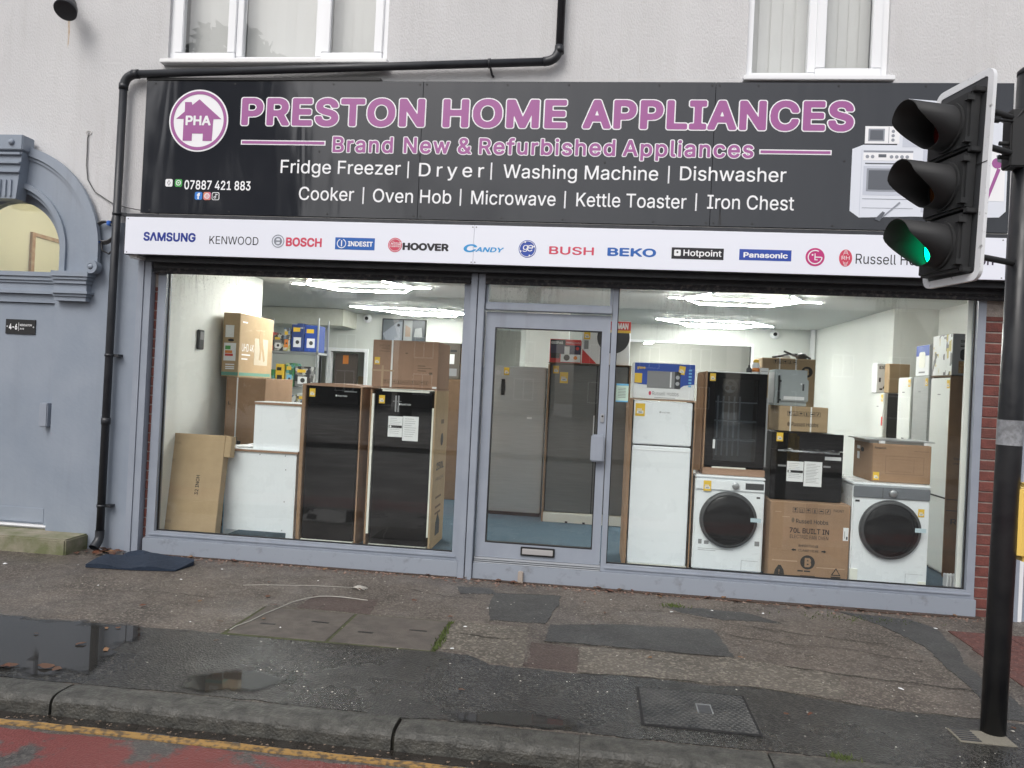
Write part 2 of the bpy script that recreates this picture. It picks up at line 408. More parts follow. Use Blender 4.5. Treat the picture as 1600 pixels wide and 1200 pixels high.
# ------------------------------------------------------------------ ground
def tarmac(name, c1, c2, speck, rough=(.5, .85), sscale=90, sp=(.62, .72), bump=.6, big=1.1, mask=None):
    m, nt, b = new_mat(name); N = nt.nodes; L = nt.links
    tc = N.new('ShaderNodeTexCoord'); co = tc.outputs['Object']
    def noise(s, d=4, ro=.6):
        n = N.new('ShaderNodeTexNoise'); n.inputs['Scale'].default_value = s; n.inputs['Detail'].default_value = d; n.inputs['Roughness'].default_value = ro; L.new(co, n.inputs[0]); return n.outputs[0]
    def rng(s, a, c, x=0, y=1):
        r = N.new('ShaderNodeMapRange'); r.inputs[1].default_value = a; r.inputs[2].default_value = c; r.inputs[3].default_value = x; r.inputs[4].default_value = y; L.new(s, r.inputs[0]); return r.outputs[0]
    def mix(f, a, c):
        x = N.new('ShaderNodeMix'); x.data_type = 'RGBA'
        L.new(f, x.inputs[0])
        for i, v in ((6, a), (7, c)):
            if isinstance(v, tuple): x.inputs[i].default_value = (*v, 1)
            else: L.new(v, x.inputs[i])
        return x.outputs[2]
    g = mix(rng(noise(big, 6, .65), .36, .64), c1, c2)
    dark = tuple(v*.55 for v in c1)
    g = mix(rng(noise(big*5, 5, .7), .58, .72), g, dark)
    vo = N.new('ShaderNodeTexVoronoi'); vo.inputs['Scale'].default_value = sscale; L.new(co, vo.inputs[0])
    sep = N.new('ShaderNodeSeparateColor'); L.new(vo.outputs['Color'], sep.inputs[0])
    fine = rng(sep.outputs[0], .55, .95, 0, .75)
    g = mix(fine, g, speck)
    g2 = mix(rng(noise(sscale*1.3, 2), .55, .75, 0, .6), g, dark)
    if mask:   # worn coloured coating over the tarmac
        mk = rng(noise(mask[1], 7, .7), mask[2], mask[2]+.06)
        g2 = mix(mk, g2, mask[0])
    L.new(g2, b.inputs['Base Color'])
    L.new(rng(noise(big*.8, 3), .38, .62, rough[0], rough[1]), b.inputs['Roughness'])
    bp = N.new('ShaderNodeBump'); bp.inputs['Strength'].default_value = bump; bp.inputs['Distance'].default_value = .006
    ad = N.new('ShaderNodeMath'); ad.operation = 'ADD'; L.new(vo.outputs['Distance'], ad.inputs[0]); L.new(noise(sscale*.6, 4), ad.inputs[1])
    L.new(ad.outputs[0], bp.inputs['Height']); L.new(bp.outputs[0], b.inputs['Normal'])
    return m
T_OLD = tarmac('worn_brown_tarmac', (.060, .050, .042), (.115, .096, .081), (.24, .212, .178), (.34, .75), big=1.6)
T_NEW = tarmac('dark_wet_tarmac', (.016, .0158, .0148), (.034, .033, .03), (.09, .088, .08), (.1, .42), bump=.5, big=1.5)
T_PATCH = tarmac('dark_patch_tarmac', (.038, .039, .039), (.055, .055, .053), (.095, .094, .09), (.4, .7))
T_GRAVEL = tarmac('pale_chipped_tarmac', (.085, .075, .062), (.125, .11, .092), (.27, .245, .2), (.5, .85), sscale=65, sp=(.5, .6))
T_RUST = tarmac('reddish_patch_tarmac', (.062, .044, .039), (.09, .066, .058), (.13, .105, .09), (.55, .8))
T_ROAD = tarmac('road_tarmac', (.055, .053, .05), (.08, .076, .07), (.15, .145, .135), (.3, .6))
T_RED = tarmac('worn_red_road_surface', (.055, .053, .05), (.075, .072, .068), (.14, .13, .12), (.35, .6), mask=((.165, .04, .036), 3.0, .41), bump=.5)
M_SLAB = pm('paving_slab', (.115, .10, .086), (.085, .075, .066), scale=7, rough=.7, rough2=.9, bump=.4, bscale=120)
M_KERB = pm('kerb_granite', (.088, .086, .075), (.036, .036, .032), scale=11, detail=8, rough=.32, rough2=.7, bump=.9, bscale=70)
M_GUT = pm('wet_gutter', (.022, .019, .016), (.035, .03, .026), scale=12, rough=.15, rough2=.45, bump=.3, bscale=60)
M_DIRT = pm('joint_dirt', (.03, .028, .022), (.045, .042, .03), scale=30, rough=.95, bump=.6, bscale=90)
M_MOSSY = pm('mossy_dirt', (.05, .048, .03), (.07, .085, .025), scale=30, rough=.95, bump=.8, bscale=90)
def yellow_mat():
    m, nt, b = new_mat('yellow_line_paint'); N = nt.nodes; L = nt.links
    tc = N.new('ShaderNodeTexCoord'); n = N.new('ShaderNodeTexNoise'); n.inputs['Scale'].default_value = 34; n.inputs['Detail'].default_value = 6; L.new(tc.outputs['Object'], n.inputs[0])
    r = N.new('ShaderNodeMapRange'); r.inputs[1].default_value = .46; r.inputs[2].default_value = .6; L.new(n.outputs[0], r.inputs[0])
    x = N.new('ShaderNodeMix'); x.data_type = 'RGBA'; x.inputs[6].default_value = (.36, .215, .07, 1); x.inputs[7].default_value = (.12, .085, .05, 1); L.new(r.outputs[0], x.inputs[0])
    L.new(x.outputs[2], b.inputs['Base Color']); b.inputs['Roughness'].default_value = .6
    return m
def wobble(pts, amp=.012, step=.03):
    out = []; dx = dy = 0.0; step = min(step, .035) if len(pts) < 30 and max(abs(p[0]) for p in pts) < 21 else step
    for i in range(len(pts)):
        a = Vector(pts[i]); c = Vector(pts[(i+1) % len(pts)]); n = max(1, int((c-a).length/step))
        for k in range(n):
            q = a.lerp(c, k/n); dx = dx*.8+random.gauss(0, amp*.45); dy = dy*.8+random.gauss(0, amp*.45); out.append((q.x+dx, q.y+dy))
    return out
ZR = -.09
road = struct(slab('road', [(-90, -90), (90, -90), (90, -2.905), (-90, -2.905)], -.3, ZR, T_ROAD))
slab('red_surfacing', wobble([(-20, -4.3), (20, -4.3), (20, -3.085), (-20, -3.085)], .012, .06), ZR-.01, ZR+.004, T_RED, road)
slab('yellow_line', wobble([(-12, -3.056), (12, -3.056), (12, -3.01), (-12, -3.01)], .004, .05), ZR-.01, ZR+.007, yellow_mat(), road)
slab('gutter', wobble([(-20, -2.99), (20, -2.99), (20, -2.91), (-20, -2.91)], .008, .06), ZR-.01, ZR+.003, M_GUT, road)
pavement = struct(slab('pavement', [(-60, -2.75), (60, -2.75), (60, .3), (-60, .3)], -.3, 0, T_OLD))
e = .004
slab('tarmac_patch', wobble([(-20, -2.745), (20, -2.745), (20, -2.35), (2.33, -2.12), (1.6, -2.11), (1.05, -1.97), (.33, -1.95), (-.04, -1.98), (-.55, -1.96), (-.72, -1.83), (-2.7, -1.85), (-3.2, -1.87), (-20, -1.9)], .012, .09), -.01, e, T_NEW, pavement)
slab('tarmac_patch', wobble([(-.75, -.42), (-.18, -.35), (-.24, -.9), (-.28, -1.1), (-.67, -1.13)], .012), -.01, e, T_PATCH, pavement)
slab('tarmac_patch', wobble([(-.24, -1.11), (.35, -.97), (.9, -.92), (.95, -1.47), (.3, -1.47), (-.27, -1.47)], .012), -.01, e+.002, T_PATCH, pavement)
slab('tarmac_patch', wobble([(-.34, -1.5), (-.04, -1.53), (-.03, -1.96), (-.34, -1.93)], .012), -.01, e-.002, T_RUST, pavement)
slab('tarmac_patch', wobble([(-.02, -1.5), (1.0, -1.49), (1.55, -1.62), (1.45, -2.0), (1.05, -1.95), (.33, -1.93), (-.02, -1.955)], .012), -.01, e-.0015, T_GRAVEL, pavement)
slab('tarmac_patch', wobble([(-.9, -1.2), (-.4, -1.2), (-.36, -1.93), (-.6, -1.93), (-.75, -1.8), (-.88, -1.75)], .012), -.01, e-.002, T_GRAVEL, pavement)
slab('tarmac_patch', wobble([(.62, -.42), (1.2, -.4), (1.45, -.62), (1.0, -.66), (.72, -.55)], .012), -.01, e, T_PATCH, pavement)
slab('tarmac_patch', wobble([(2.0, -.18), (2.5, -.25), (2.62, -.45), (2.45, -1.2), (2.45, -2.1), (2.2, -2.1), (2.3, -1.6), (2.33, -.9), (2.2, -.45)], .012), -.01, e, T_PATCH, pavement)
slab('tarmac_patch', wobble([(-1.05, -.3), (-.78, -.28), (-.72, -.45), (-1.0, -.5)], .015), -.01, e-.001, T_PATCH, pavement)
slab('tarmac_patch', wobble([(-2.05, -.86), (-1.55, -.86), (-1.5, -1.2), (-2.05, -1.2)], .012), -.01, e-.002, T_RUST, pavement)
slab('earth_strip', wobble([(-4.0, -.005), (-4.0, -.05), (-2.5, -.07), (-1.1, -.06), (0, -.08), (1, -.09), (2, -.1), (3.1, -.08), (3.1, -.005)], .01, .05), -.01, .009, pm('brick_dust_earth', (.075, .045, .035), (.05, .04, .03), scale=30, rough=.95, bump=.8, bscale=90), pavement)
def crack(pts, w):
    P = []; 
    for i in range(len(pts)-1):
        a, c = Vector(pts[i]), Vector(pts[i+1]); n = max(2, int((c-a).length/.05))
        for k in range(n): q = a.lerp(c, k/n); P.append(q+Vector((random.uniform(-.012, .012), random.uniform(-.012, .012))))
    P.append(Vector(pts[-1])); V = []; F = []
    for i, p in enumerate(P):
        ww = w*random.uniform(.25, 1)*(0.2 if i in (0, len(P)-1) else 1); V += [(p.x, p.y-ww, .0055), (p.x+.004, p.y+ww, .0055)]
    for i in range(len(P)-1): F.append((2*i, 2*i+2, 2*i+3, 2*i+1))
    return mesh('crack', V, F, M_DIRT, pavement)
for pts, w in (([(1.0, -.75), (1.5, -.85), (2.1, -.95)], .006), ([(.95, -1.0), (1.4, -1.12), (1.7, -1.1), (2.2, -1.25)], .005), ([(1.2, -1.55), (1.6, -1.62), (2.3, -1.7)], .008), ([(-.85, -1.45), (-.6, -1.5), (-.4, -1.45)], .007), ([(-3.6, -1.2), (-3.1, -1.1), (-2.7, -1.15)], .004), ([(.3, -.6), (.62, -.55), (.9, -.7)], .005), ([(-1.4, -.5), (-1.1, -.62), (-.76, -.6)], .005), ([(2.2, -2.12), (1.6, -2.1), (1.05, -1.965), (.33, -1.945), (-.04, -1.975)], .006), ([(-.27, -1.475), (.3, -1.48), (.95, -1.475)], .006), ([(-.74, -.42), (-.19, -.355)], .006)):
    crack(pts, w)
# two inspection slabs set in the pavement, with earth-filled joints round them
slab('slab_joint', [(-2.27, -1.235), (-.915, -1.235), (-.905, -1.84), (-2.28, -1.86)], -.01, e+.0005, M_MOSSY, pavement)
for x0, x1 in ((-2.25, -1.605), (-1.585, -.935)):
    s = box('paving_slab', x0, x1, -1.83, -1.25, -.02, .0085, M_SLAB, pavement, bev=.003, seg=1)
    for a, c2, d in ((x0+.12, x0+.22, -1.62), (x1-.22, x1-.1, -1.5)): box('lifting_slot', a, c2, d, d+.022, .0, .0095, M_BLACK, s)
# tactile pavers at the crossing
M_TACT = pm('red_tactile_paver', (.14, .058, .048), (.10, .046, .04), scale=20, rough=.8, bump=.3)
tact_me = None
for i in range(7):
    for j in range(5):
        x = 2.66+.4*i; y = -.47-.4*j
        if x-.2 < 2.62 + 0*y and j > 0 and False: continue
        if tact_me is None:
            bm = bmesh.new(); bm_box(bm, .004, .396, -.396, -.004, -.02, .006)
            for a in range(6):
                for c2 in range(6):
                    cx, cy = .035+.066*a, -.035-.066*c2
                    t1 = [bm.verts.new((cx+.017*math.cos(k*math.pi/3), cy+.017*math.sin(k*math.pi/3), .006)) for k in range(6)]
                    t2 = [bm.verts.new((cx+.011*math.cos(k*math.pi/3), cy+.011*math.sin(k*math.pi/3), .011)) for k in range(6)]
                    bm.faces.new(t2)
                    for k in range(6): bm.faces.new((t1[k], t1[(k+1) % 6], t2[(k+1) % 6], t2[k]))
            o = from_bm('tactile_paver', bm, M_TACT, pavement); tact_me = o.data
        else:
            o = link('tactile_paver', tact_me, None, pavement)
        o.location = (x-.02*j, y, 0)
# kerb
kerb = struct(slab('kerb', [(-60, -2.90), (60, -2.90), (60, -2.752), (-60, -2.752)], -.3, -.03, M_DIRT))
prof = [(-2.755, -.12), (-2.755, .003), (-2.80, .006), (-2.87, .005), (-2.898, .001), (-2.912, -.008), (-2.92, -.02), (-2.924, -.035), (-2.928, -.12)]
V = []; F = []; rk = random.Random(4); nx_ = 15; m_ = len(prof)
for i in range(nx_):
    x = .863*i/(nx_-1); end = i in (0, nx_-1)
    for j, (y, z) in enumerate(prof):
        sh = .0025 if end else 0
        V.append((x+(sh if i == 0 else (-sh if end else 0))*0, y+(sh if j > 1 else 0)+rk.uniform(-.0018, .0018)*(j > 3), z-(sh if z > -.1 else 0)+rk.uniform(-.0008, .0008)*(0 < j < m_-1)))
for i in range(nx_-1):
    for j in range(m_-1): F.append((i*m_+j, (i+1)*m_+j, (i+1)*m_+j+1, i*m_+j+1))
F += [tuple(range(m_)), tuple((nx_-1)*m_+j for j in range(m_-1, -1, -1))]
k0 = mesh('kerb_stone', V, F, M_KERB, kerb); k0.location.x = .002
bm = bmesh.new(); bm.from_mesh(k0.data); bmesh.ops.recalc_face_normals(bm, faces=bm.faces[:]); bm.to_mesh(k0.data); bm.free()
for i in list(range(-9, 0))+list(range(1, 9)):
    k = k0.copy(); C.objects.link(k); k.parent = kerb; k.location = (.002+.87*i, random.uniform(-.003, .003), random.uniform(-.003, .002)); k.rotation_euler.z = random.uniform(-.003, .003)
# puddles
def water_mat():
    m, nt, b = new_mat('puddle_water'); N = nt.nodes; L = nt.links
    b.inputs['Base Color'].default_value = (.034, .033, .031, 1); b.inputs['Roughness'].default_value = .02; b.inputs['IOR'].default_value = 1.36
    tc = N.new('ShaderNodeTexCoord'); n = N.new('ShaderNodeTexNoise'); n.inputs['Scale'].default_value = 7; n.inputs['Detail'].default_value = 6; L.new(tc.outputs['Object'], n.inputs[0])
    at = N.new('ShaderNodeAttribute'); at.attribute_name = 'depth'
    ad = N.new('ShaderNodeMath'); ad.operation = 'MULTIPLY_ADD'; ad.inputs[1].default_value = .9; L.new(n.outputs[0], ad.inputs[0]); L.new(at.outputs['Fac'], ad.inputs[2])
    r = N.new('ShaderNodeMapRange'); r.inputs[1].default_value = .78; r.inputs[2].default_value = 1.08; r.interpolation_type = 'SMOOTHSTEP'; L.new(ad.outputs[0], r.inputs[0])
    tr = N.new('ShaderNodeBsdfTransparent'); mx = N.new('ShaderNodeMixShader'); L.new(r.outputs[0], mx.inputs[0]); L.new(tr.outputs[0], mx.inputs[1]); L.new(b.outputs[0], mx.inputs[2])
    L.new(mx.outputs[0], N['Material Output'].inputs[0])
    return m
M_WATER = water_mat()
def puddle(pts, fade=.14):
    # water film on a fine grid; 'depth' falls from 1 inside to 0 at the rim
    xs = [p[0] for p in pts]; ys = [p[1] for p in pts]; st = .04
    nx = int((max(xs)-min(xs)+2*fade)/st)+1; ny = int((max(ys)-min(ys)+2*fade)/st)+1
    A = [Vector(p) for p in pts]
    def sd(p):
        d = 1e9; ins = False
        for i in range(len(A)):
            a, c = A[i], A[(i+1) % len(A)]; e = c-a; t = max(0, min(1, (p-a).dot(e)/e.dot(e))); d = min(d, (p-(a+e*t)).length)
            if (a.y > p.y) != (c.y > p.y) and p.x < a.x+(p.y-a.y)*(c.x-a.x)/(c.y-a.y): ins = not ins
        return d if ins else -d
    V = []; D = []
    for j in range(ny+1):
        for i in range(nx+1):
            p = Vector((min(xs)-fade+i*st, min(-2.744, min(ys)-fade+j*st) if False else max(-2.744, min(ys)-fade+j*st)))
            V.append((p.x, p.y, .0082)); D.append(max(0, min(1, .5+.5*sd(p)/fade)))
    F = []
    for j in range(ny):
        for i in range(nx):
            q = (j*(nx+1)+i, j*(nx+1)+i+1, (j+1)*(nx+1)+i+1, (j+1)*(nx+1)+i)
            if max(D[k] for k in q) > .02 and V[q[3]][1]-V[q[0]][1] > .005: F.append(q)
    o = mesh('puddle', V, F, M_WATER); struct(o)
    bm = bmesh.new(); bm.from_mesh(o.data); lay = bm.verts.layers.float.new('depth')
    bm.verts.ensure_lookup_table()
    for k, v in enumerate(bm.verts): v[lay] = D[k]
    bmesh.ops.delete(bm, geom=[v for v in bm.verts if not v.link_faces], context='VERTS'); bm.to_mesh(o.data); bm.free()
    return o
puddle([(-5.2, -1.93), (-3.75, -1.92), (-2.86, -1.86), (-2.72, -2.0), (-2.72, -2.2), (-2.7, -2.45), (-2.66, -2.6), (-2.85, -2.7), (-3.11, -2.66), (-4.2, -2.66), (-5.2, -2.6)], .16)
puddle([(-2.12, -2.53), (-1.99, -2.46), (-1.78, -2.38), (-1.62, -2.46), (-1.68, -2.66), (-1.9, -2.68), (-2.05, -2.69)], .09)
puddle([(-.66, -2.67), (-.4, -2.6), (-.12, -2.6), (.0, -2.68), (-.05, -2.74), (-.58, -2.74)], .09)

# ------------------------------------------------------------------ building shell
def wall_holes(name, x0, x1, z0, z1, y0, y1, holes, mat, parent):
    xs = sorted({x0, x1, *[h[0] for h in holes], *[h[1] for h in holes]}); zs = sorted({z0, z1, *[h[2] for h in holes], *[h[3] for h in holes]})
    V = []; F = []
    def q(*p): i = len(V); V.extend(p); F.append(tuple(range(i, i+4)))
    inside = lambda x, z: any(h[0] < x < h[1] and h[2] < z < h[3] for h in holes)
    for i in range(len(xs)-1):
        for j in range(len(zs)-1):
            a, b, c, d = xs[i], xs[i+1], zs[j], zs[j+1]
            if inside((a+b)/2, (c+d)/2): continue
            q((a, y0, c), (b, y0, c), (b, y0, d), (a, y0, d)); q((b, y1, c), (a, y1, c), (a, y1, d), (b, y1, d))
    for a, b, c, d in holes:
        q((a, y0, c), (a, y0, d), (a, y1, d), (a, y1, c)); q((b, y0, d), (b, y0, c), (b, y1, c), (b, y1, d))
        q((a, y0, d), (b, y0, d), (b, y1, d), (a, y1, d))
        if c > z0: q((b, y0, c), (a, y0, c), (a, y1, c), (b, y1, c))
    if not any(h[2] <= z0 for h in holes): q((x0, y0, z0), (x0, y1, z0), (x1, y1, z0), (x1, y0, z0))
    q((x0, y0, z1), (x1, y0, z1), (x1, y1, z1), (x0, y1, z1))
    q((x0, y0, z0), (x0, y0, z1), (x0, y1, z1), (x0, y1, z0)); q((x1, y0, z1), (x1, y0, z0), (x1, y1, z0), (x1, y1, z1))
    return mesh(name, V, F, mat, parent)
bld = empty('building', 'pale grey rendered building with grey painted shopfront at street level', 'building')
W1 = (-3.985, -1.955, 4.425, 5.75); W2 = (1.105, 2.225, 4.285, 5.75)
wall_holes('upper_wall', -12, 12, 2.63, 8.0, 0, .28, [W1, W2, (-6.0, -4.9, 2.63, 3.3)], M_RENDER, bld)
box('wall_return', -12.0, -6.03, .0, .28, -.1, 2.63, M_PAINT, bld)
box('roof_deck', -12, 12, .285, 9, 7.6, 8.0, M_RENDER, bld)
# rust streak below the fitting and scuffs on the render
M_RUST = pm('rust_stain', (.48, .33, .2), (.57, .5, .43), scale=16, rough=.9, contrast=(.4, .6), stretch=(6, 1, 1))
prism('rust_streak', [(-4.975, 4.82), (-4.955, 4.82), (-4.952, 4.7), (-4.957, 4.6), (-4.966, 4.56), (-4.968, 4.68)], -.0015, .001, M_RUST, bld)
# upstairs windows
def blind(parent, x0, x1, z0, z1, y):
    n = int(round((x1-x0)/.092)); w = (x1-x0)/n; me = None
    for i in range(n):
        o = box('blind_slat', -w*.56, w*.56, -.001, .001, z0, z1, M_BLIND, parent)
        o.location = (x0+w*(i+.5), y+random.uniform(-.004, .004), 0); o.rotation_euler.z = rad(9+random.uniform(-4, 4))
def window(W, zs, lights, name='upstairs_window'):
    x0, x1, z0, z1 = W; y = .035
    fr = boxes(name, [(x0, x1, y, y+.07, zs, zs+.055), (x0, x0+.05, y, y+.07, zs+.055, z1), (x1-.05, x1, y, y+.07, zs+.055, z1), (x0, x1, y, y+.07, z1-.05, z1)], M_UPVC, bld)
    box('room_behind', x0-.3, x1+.3, .9, .95, z0-.3, z1+.3, M_BLIND, fr)
    for kind, a, b in lights:
        if kind == 'm':
            box('mullion', a, b, y-.004, y+.066, zs+.056, z1-.052, M_UPVC, fr, bev=.004)
        elif kind == 'o':    # opening sash
            t = .075; ys = y-.022
            for s in ((a, b, ys, ys+.06, zs+.012, zs+.012+t), (a, a+t, ys, ys+.06, zs+.012+t, z1-.06), (b-t, b, ys, ys+.06, zs+.012+t, z1-.06)):
                box('sash', *s, M_UPVC, fr, bev=.006)
            box('gasket', a+t-.004, b-t+.004, ys+.02, ys+.05, zs+t+.008, zs+t+.018, M_BLACK, fr)
            box('pane', a+t-.005, b-t+.005, ys+.03, ys+.036, zs+t, z1-.06, M_GLASSU, fr); blind(fr, a+t-.03, b-t+.03, zs+.03, z1, y+.16)
        else:
            box('pane', a-.005, b+.005, y+.02, y+.026, zs+.05, z1-.05, M_GLASSU, fr); blind(fr, a-.03, b+.03, zs+.03, z1, y+.16)
    return fr
w1 = window(W1, 4.435, [('o', -3.935, -3.36), ('m', -3.36, -3.30), ('f', -3.30, -2.62), ('m', -2.62, -2.56), ('o', -2.56, -2.005)])
box('sill', -4.02, -1.93, -.075, .03, 4.395, 4.434, M_UPVCD, w1, bev=.006)
w2 = window(W2, 4.30, [('f', 1.155, 1.60), ('m', 1.60, 1.66), ('o', 1.66, 2.175)])
box('sill', 1.075, 2.26, -.075, .03, 4.255, 4.297, M_UPVC, w2, bev=.006)

# ground floor left: painted pilaster wall, arched doorway, step
ZG = 2.965
box('painted_wall', -4.935, -4.125, -.006, .28, -.05, ZG, M_PAINT, bld)
box('painted_wall', -6.6, -6.0, -.006, .28, -.05, ZG, M_PAINT, bld)
# boxed shutter posts each side of the shopfront
for x0, x1 in ((-4.12, -4.0), (3.255, 3.36)):
    p = boxes('shutter_post', [(x0, x0+.055, -.07, .02, -.04, 2.62), (x0+.058, x1, -.06, .02, -.04, 2.62)], M_FRAME, bld)
box('grey_panel', 3.40, 6.0, -.03, .02, -.05, 2.62, M_PAINT, bld)
box('wall_backing', 3.2, 12, .025, .28, -.05, 2.63, M_PAINT, bld)
box('shutter_post', 3.362, 3.395, -.05, .02, -.08, 2.62, M_UPVC, bld)
DC = -5.45; AZ = 2.70
# arch: mouldings of several radii
def arch_ring(name, ri, ro, y0, y1, zb, mat, parent, n=36):
    pts_o = [(DC+ro, zb)]+[(DC+ro*math.cos(rad(180*k/n)), AZ+ro*math.sin(rad(180*k/n))) for k in range(n+1)]+[(DC-ro, zb)]
    pts_i = [(DC+ri, zb)]+[(DC+ri*math.cos(rad(180*k/n)), AZ+ri*math.sin(rad(180*k/n))) for k in range(n+1)]+[(DC-ri, zb)]
    V = []; F = []
    for (a, b), (c, d) in zip(pts_i, pts_o): V += [(a, y0, b), (c, y0, d), (c, y1, d), (a, y1, b)]
    for k in range(len(pts_i)-1):
        for i in range(4): F.append((4*k+i, 4*k+4+i, 4*k+4+(i+1) % 4, 4*k+(i+1) % 4))
    m = 4*(len(pts_i)-1); F += [(0, 1, 2, 3), (m+3, m+2, m+1, m)]
    o = mesh(name, V, F, mat, parent)
    bm = bmesh.new(); bm.from_mesh(o.data); bmesh.ops.recalc_face_normals(bm, faces=bm.faces[:]); bm.to_mesh(o.data); bm.free()
    return o
arch = arch_ring('arch_surround', .57, .885, -.05, .27, 2.50, M_PAINT, bld)
arch_ring('arch_moulding', .865, .945, -.085, -.045, 2.58, M_PAINT, arch)
arch_ring('arch_moulding', .835, .86, -.066, -.045, 2.58, M_PAINT, arch)
arch_ring('arch_moulding', .575, .62, -.075, -.045, 2.50, M_PAINT, arch)
arch_ring('arch_moulding', .535, .568, -.03, .12, 2.50, M_PAINT, arch)
arch_ring('fanlight_frame', .455, .534, .07, .15, 2.50, M_PAINT, arch)
# fill between arch springing and the wall
for sx in (1, -1):
    vx = DC+sx*.905
    ring('volute', vx, 2.545, .028, .062, -.12, -.046, M_PAINT, arch, n=24)
    lathe('volute_boss', [(.001, -.13), (.02, -.128), (.026, -.115), (.026, -.05)], M_PAINT, arch, n=16, centre=(vx, 0, 2.545))
    a, b = sorted((DC+sx*.43+sx*.1, DC+sx*.885))
    for x, zz0, zz1, yy in ((.0, 2.452, 2.498, -.125), (.015, 2.425, 2.45, -.11), (.03, 2.39, 2.423, -.095), (.04, 2.325, 2.388, -.075), (.01, 2.30, 2.323, -.105), (.03, 2.275, 2.298, -.085), (.045, 2.235, 2.273, -.07)):
        q0, q1 = (a, b-x) if sx > 0 else (a+x, b)
        box('capital_moulding', q0, q1, yy, -.007, zz0, zz1, M_PAINT, arch)
# keystone
ks = prism('keystone', [(DC-.19, 3.13), (DC+.17, 3.13), (DC+.215, 3.56), (DC-.235, 3.56)], -.15, -.03, M_PAINT, arch)
box('keystone', DC-.255, DC+.235, -.18, -.03, 3.562, 3.70, M_PAINT, arch, bev=.008)
for z in (3.52, 3.44, 3.36): box('keystone_band', DC-.225, DC+.21, -.175, -.15, z, z+.022, M_PAINT, arch, bev=.004)
for k in range(6): box('keystone_flute', DC-.15+.052*k, DC-.13+.052*k, -.165, -.149, 3.15, 3.30, M_PAINT, arch)
lathe('keystone_boss', [(.001, -.205), (.02, -.2), (.028, -.188), (.028, -.175)], M_PAINT, arch, n=16, centre=(DC+.13, 0, 3.63))
# transom mouldings over the door
for z0, z1, y in ((2.46, 2.50, .02), (2.425, 2.458, .035), (2.40, 2.423, .05), (2.33, 2.398, .065), (2.30, 2.328, .04), (2.22, 2.298, .075)):
    box('transom_moulding', DC-.52, DC+.52, y, .2, z0, z1, M_PAINT, arch)
pane = prism('fanlight_pane', [(DC+.47, 2.49)]+circ(DC, AZ, .47, 24, a0=0, a1=180)+[(DC-.47, 2.49)], .105, .11, M_GLASSD, arch)
# side door
sd = box('side_door', DC-.43, DC+.435, .10, .15, .165, 2.215, M_PAINT, bld, bev=.004)
for s in (-1, 1): box('door_post', DC+s*.475-.04, DC+s*.475+.04, .07, .2, .14, 2.218, M_PAINT, sd)
boxes('door_gap', [(DC+s*.4345-.003, DC+s*.4345+.003, .0985, .16, .165, 2.216) for s in (-1, 1)]+[(DC-.43, DC+.43, .0985, .16, 2.2155, 2.2195)], M_BLACK, sd)
box('bottom_rail', DC-.42, DC+.42, .088, .10, .18, .315, M_PAINT, sd, bev=.004)
box('pull_handle', DC+.375, DC+.46, .01, .09, 1.075, 1.295, M_FRAME, sd, bev=.008)
box('threshold', DC-.5, DC+.5, .05, .2, .138, .162, M_UPVCD, sd)
box('threshold_bar', DC-.48, DC+.48, .03, .06, .14, .152, M_ALU, sd)
step = box('door_step', -6.5, -4.515, -.30, .07, -.03, .135, M_CONC, bld, bev=.012)
# hall behind the fanlight, lit
hall = struct(boxes('hall_walls', [(-6.4, -6.35, .2, 2.4, 0, 3.5), (-4.32, -4.28, .29, 2.16, 0, 3.5), (-6.4, -4.3, 2.11, 2.16, 0, 3.5), (-6.4, -4.28, .3, 2.15, 3.5, 3.55), (-6.4, -4.28, .29, 2.15, -.05, .1)], pm('hall_paint', (.7, .69, .58), rough=.8)))
hp = box('hall_pipe', -6.345, -6.315, 1.35, 1.40, .12, 3.12, pm('copper_pipe_paint', (.30, .15, .08), (.42, .3, .2), scale=12, rough=.6), hall); box('hall_pipe', -6.345, -6.32, 1.401, 2.1, 3.08, 3.12, MATS['copper_pipe_paint'], hall)
hl = empty('hall_lamp', 'lit globe lamp in the hall behind the arched fanlight', 'lamp', (-5.3, 1.3, 3.28))
lathe('globe', [(.005, -.1), (.07, -.07), (.1, 0), (.07, .07), (.005, .1)], pm('hall_globe', (1, 1, 1), emit=(1, .94, .8), estr=48), hl, n=16, axis='Z')
box('ceiling_rose', -.05, .05, -.05, .05, .1, .215, M_UPVC, hl)
npl = empty('number_plate', 'small black plate reading 4-6 screwed to the grey side door', 'door sign', (DC, .098, 1.99))
box('plate', -.065, .235, -.008, 0, -.068, .068, M_BLACK, npl)
text('4-6', -.03, .055, -.028, .055, -.0085, M_WPRINT, npl, bold=.03); flat('divider', .066, .069, -.04, .04, -.0085, M_WPRINT, npl)
text('MIDDLETON', .08, .2, .008, .018, -.0085, M_WPRINT, npl, bold=.015); text('AVE', .08, .125, -.026, .016, -.0085, M_WPRINT, npl, bold=.015)
for x in (-.048, .218): disc('screw', x, 0, .008, -.0085, M_ALU, npl, n=10)

